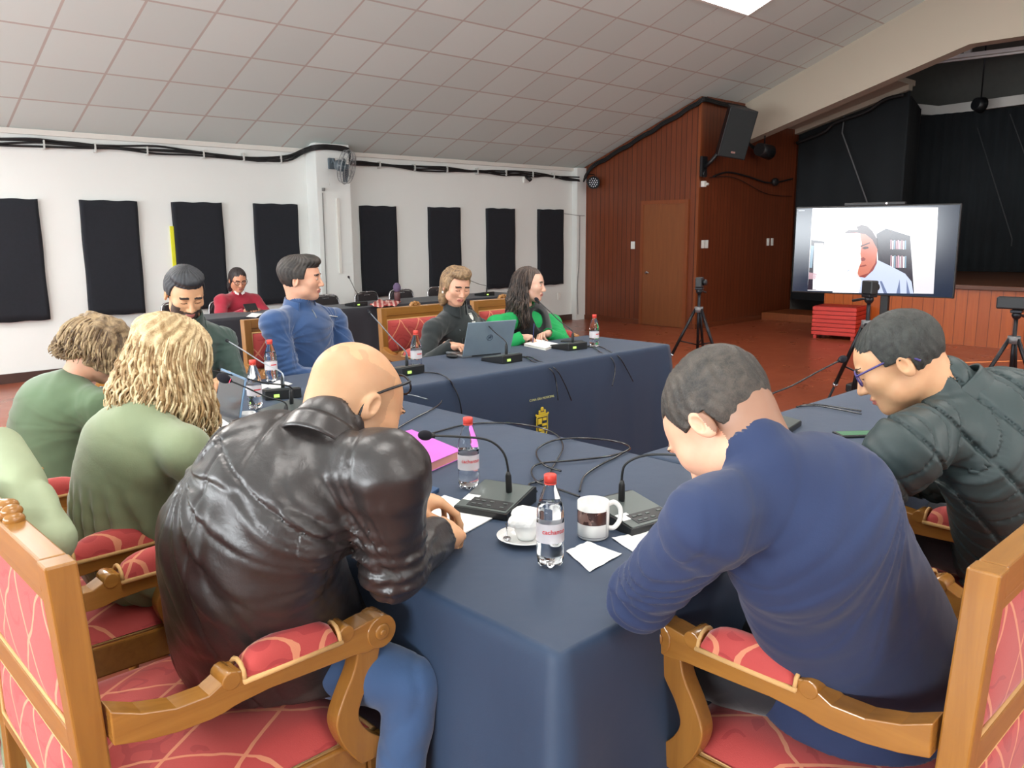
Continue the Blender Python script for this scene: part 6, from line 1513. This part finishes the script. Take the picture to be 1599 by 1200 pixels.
# 8 --- woman in dark jacket
dw = person('woman with light brown hair in a dark jacket with white crest, looking at a laptop', tuple(on_y(722, 590, 4.55).xy)+(.58,), on_y(712, 487, 4.43), on_y(712, 448, 4.36), math.radians(165), math.radians(18), math.radians(3),
    on_y(748, 513, 4.50), on_y(676, 516, 4.42), (3.72, 4.20, .80), (3.45, 4.16, .80), (.6, .2, -.8), (-.6, .2, -.8), (-.4, -.9, 0), (.2, -1, 0), (0, 0, -1), (0, 0, -1),
    SK['fair'], knit_mat('dark_softshell', (30, 36, 38), (38, 45, 46), 400, bump=.12), darktr, torso=(.185, .15, .185, .145, .16, .12), bulge=.03, arm=(.066, .060, .054, .042), hvox=.0032, scale=1.04, female=True, wrinkle=soft_wr(.004, 10, 7), face=dict(open=False), jname='dark_jacket', neckr=.050)
ltbr = hair_mat('light_brown_hair', (84, 62, 44), (168, 136, 98), .45)
hair_cap(dw, ltbr, [((0, .035, .105), (.072, .070, .045), .02), ((0, -.05, .02), (.088, .080, .10), .02), ((.058, -.045, -.07), (.03, .042, .085), .03), ((-.058, -.045, -.07), (.03, .042, .085), .03), ((0, -.07, -.08), (.06, .05, .09), .03)], fclip(.040, .080, -.16), strand_noise(.0022, 70), .0032, grow=.012)
for s_ in (-1, 1): MB().ball(tuple(dw.W(s_*.086, -.004, -.040)-np.array(dw.O)), (.007, .007, .009), 6).build('earring', M['white_plastic'], dw.root)

collar_part(dw, bpy.data.materials['dark_softshell'], .074, .060, .4, rise=.030)
cp = on_chest(dw, 736, 496)
if cp[0] is not None:
    q_ = cp[1].to_track_quat('Z', 'Y').to_matrix().to_4x4(); T = Matrix.Translation(cp[0]+cp[1]*.003) @ q_; cm = MB()
    cm.prism([(-.018, .022), (.018, .022), (.018, -.006), (0, -.026), (-.018, -.006)], -.001, .001, 'z', M=T).prism([(-.022, .026), (-.012, .034), (0, .028), (.012, .034), (.022, .026)], -.001, .001, 'z', M=T).box(-.02, .02, -.040, -.032, -.001, .001, M=T).box(-.016, .016, -.050, -.044, -.001, .001, M=T)
    cm.build('white_crest', M['white_plastic'], dw.root)
strip_on(dw, [(718, 515), (722, 530), (724, 545)], .002, bpy.data.materials['zip_grey'], 'zip')

# 9 --- woman in green sweater
gw = person('woman with long dark wavy hair, green sweater and black vest, turned to the right', tuple(on_y(835, 585, 4.5).xy)+(.58,), on_y(820, 488, 4.42), on_y(826, 446, 4.34), math.radians(-152), math.radians(4), math.radians(0),
    on_y(862, 507, 4.48), on_y(776, 510, 4.34), on(856, 521, .80), on(812, 528, .80), (.8, .1, -.5), (-.8, .1, -.5), (-.9, -.1, 0), (.9, -.3, 0), (0, -.4, -.9), (0, -.4, -.9),
    SK['pale'], simple('bright_green_knit', (20, 158, 84), .8, var=.05), darktr, torso=(.19, .16, .19, .16, .17, .13), bulge=.02, arm=(.074, .068, .060, .044), hvox=.0032, scale=1.05, female=True, wrinkle=soft_wr(.003, 10, 2), face=dict(), jname='green_sweater', neckr=.050, curlL=.8, curlR=.9)
dkbr = hair_mat('long_dark_hair', (38, 30, 28), (92, 74, 64), .4)
hair_cap(gw, dkbr, [((0, -.055, -.03), (.082, .060, .12), .03), ((.070, -.02, -.05), (.020, .035, .08), .03), ((-.070, -.02, -.05), (.020, .035, .08), .03)], fclip(.036, .086, -.16), strand_noise(.003, 60), .0034, grow=.010)
locks(gw, [dkbr, hair_mat('dark_hair_deep', (24, 19, 18), (50, 38, 34), .4)], 420, -1.85, 1.85, -.27, .026, .009, .0040, gravity=.10, seed=8, r0=.088)
# vest over the sweater
def vest(p, mat, name, h=.006, g=.010):
    n_, pl = p.neck, p.pel; S = SDF(np.minimum(n_, pl)-.3, np.maximum(n_, pl)+.3, h); mid = p.mid; up_ = n_*.9+mid*.1
    S.tube([pl, pl*.6+mid*.4, mid, mid*.45+n_*.55-np.array([0, 0, .01]), up_-np.array([0, 0, .02])], [.212, .210, .208, .192, .150], [.180, .180, .180, .172, .125], p.lat, .02)
    S.cap(n_-p.lat*.10-np.array([0, 0, .02]), n_+p.lat*.10-np.array([0, 0, .02]), .088, .088, .03)
    S.cap(n_+np.array([0, 0, -.02]), n_+np.array([0, 0, .2]), .055, .07, .01, 's'); f = -p.back
    S.cap(n_+f*.12+np.array([0, 0, -.02]), n_+f*.22-np.array([0, 0, .20]), .055, .028, .01, 's'); return np_mesh(name, [S.mesh()], [mat], p.root, None, p.O)
vest(gw, knit_mat('black_vest', (20, 21, 24), (28, 29, 32), 300), 'black_vest')
pen = thing('pen', 'dark pen held between the fingers of the woman in the green sweater', 'pen', on(832, 524, .83)); MB().tube([(0, 0, -.05), (.012, .0, .08)], .004, 8).build('pen_body', simple('pen_navy', (30, 36, 90), .3), pen)

# 10 --- woman in red cardigan
rw = person('woman in a crimson cardigan with white collar behind the second row, looking at a phone', (4.02, 8.38, .58), on_y(372, 462, 8.28), on_y(371, 438, 8.2), math.radians(172), math.radians(20), 0,
    on_y(397, 470, 8.3), on_y(346, 471, 8.22), on_y(402, 487, 7.98), on_y(380, 488, 7.95), (.7, 0, -.6), (-.7, 0, -.6), (-.5, -.6, .3), (.5, -.6, .3), (0, -.5, -.8), (0, -.5, -.8),
    SK['med'], knit_mat('crimson_knit', (150, 24, 46), (172, 34, 58), 300), darktr, torso=(.18, .15, .18, .14, .16, .12), bulge=.02, arm=(.068, .06, .054, .042), hvox=.004, jvox=.008, scale=1.0, female=True, wrinkle=soft_wr(.003, 10, 2), face=dict(), jname='crimson_cardigan', neckr=.050)
hair_cap(rw, hair_mat('black_tied_hair', (24, 20, 22), (54, 44, 44), .4), [((0, -.06, -.03), (.08, .06, .09), .03), ((.06, -.04, -.08), (.03, .03, .06), .03)], fclip(.045, .072, -.15), strand_noise(.002, 60), .004, grow=.010)
wear_glasses(rw, 'dark glasses', simple('dark_glasses', (60, 30, 34), .3))
for s_ in (-1, 1): MB().prism([(s_*.006, .0), (s_*.055, .014), (s_*.05, -.020), (s_*.02, -.035)], -.006, .0, 'y', M=Matrix.Translation(Vector(rw.neck+np.array([-.03, -.095, .045]))-Vector(rw.O)) @ Matrix.Rotation(-.5, 4, 'X')).build('collar', M['paper'], rw.root)
rp = thing('smartphone', 'dark phone held by the woman in the red cardigan', 'phone', on_y(391, 480, 7.86), .3); rp.rotation_euler = (1.0, 0, .2)
MB().box(-.075, .075, -.038, .038, 0, .009, bev=.003).build('phone_body', M['mic_dark'], rp)

# coat hung on the far side of the nearest chair's back
def coat():
    S = SDF((.25, 1.5, .0), (.70, 2.75, 1.2), .009)
    S.tube([(.46, 2.16, .06), (.45, 2.16, .35), (.455, 2.12, .7), (.455, 2.08, .93)], [.30, .30, .30, .24], [.075, .065, .055, .045], (0, 1, 0), .03)
    S.cap((.455, 1.86, .90), (.455, 2.30, 1.00), .05, .07, .04); S.cap((.455, 2.35, .98), (.44, 2.50, .35), .065, .06, .03)
    S.disp(lambda P: .010*nz3(P, 9, 1)+.009*crease(P, 11, .16, 3, (1, 1, .45))+.006*np.exp(-((np.abs(np.mod(P[..., 2], .17)-.085)-.0)/.012)**2), .05)
    return S
ct = np_mesh('green_coat', [coat().mesh()], [simple('pale_sage_coat', (150, 160, 128), .75, var=.06, scale=6, bump=.2, bscale=30)], None, None, (.45, 2.1, 0)); ct.location = (.45, 2.1, 0)
tag(ct, 'pale sage green coat hung on the nearest chair back at the left edge', 'coat')
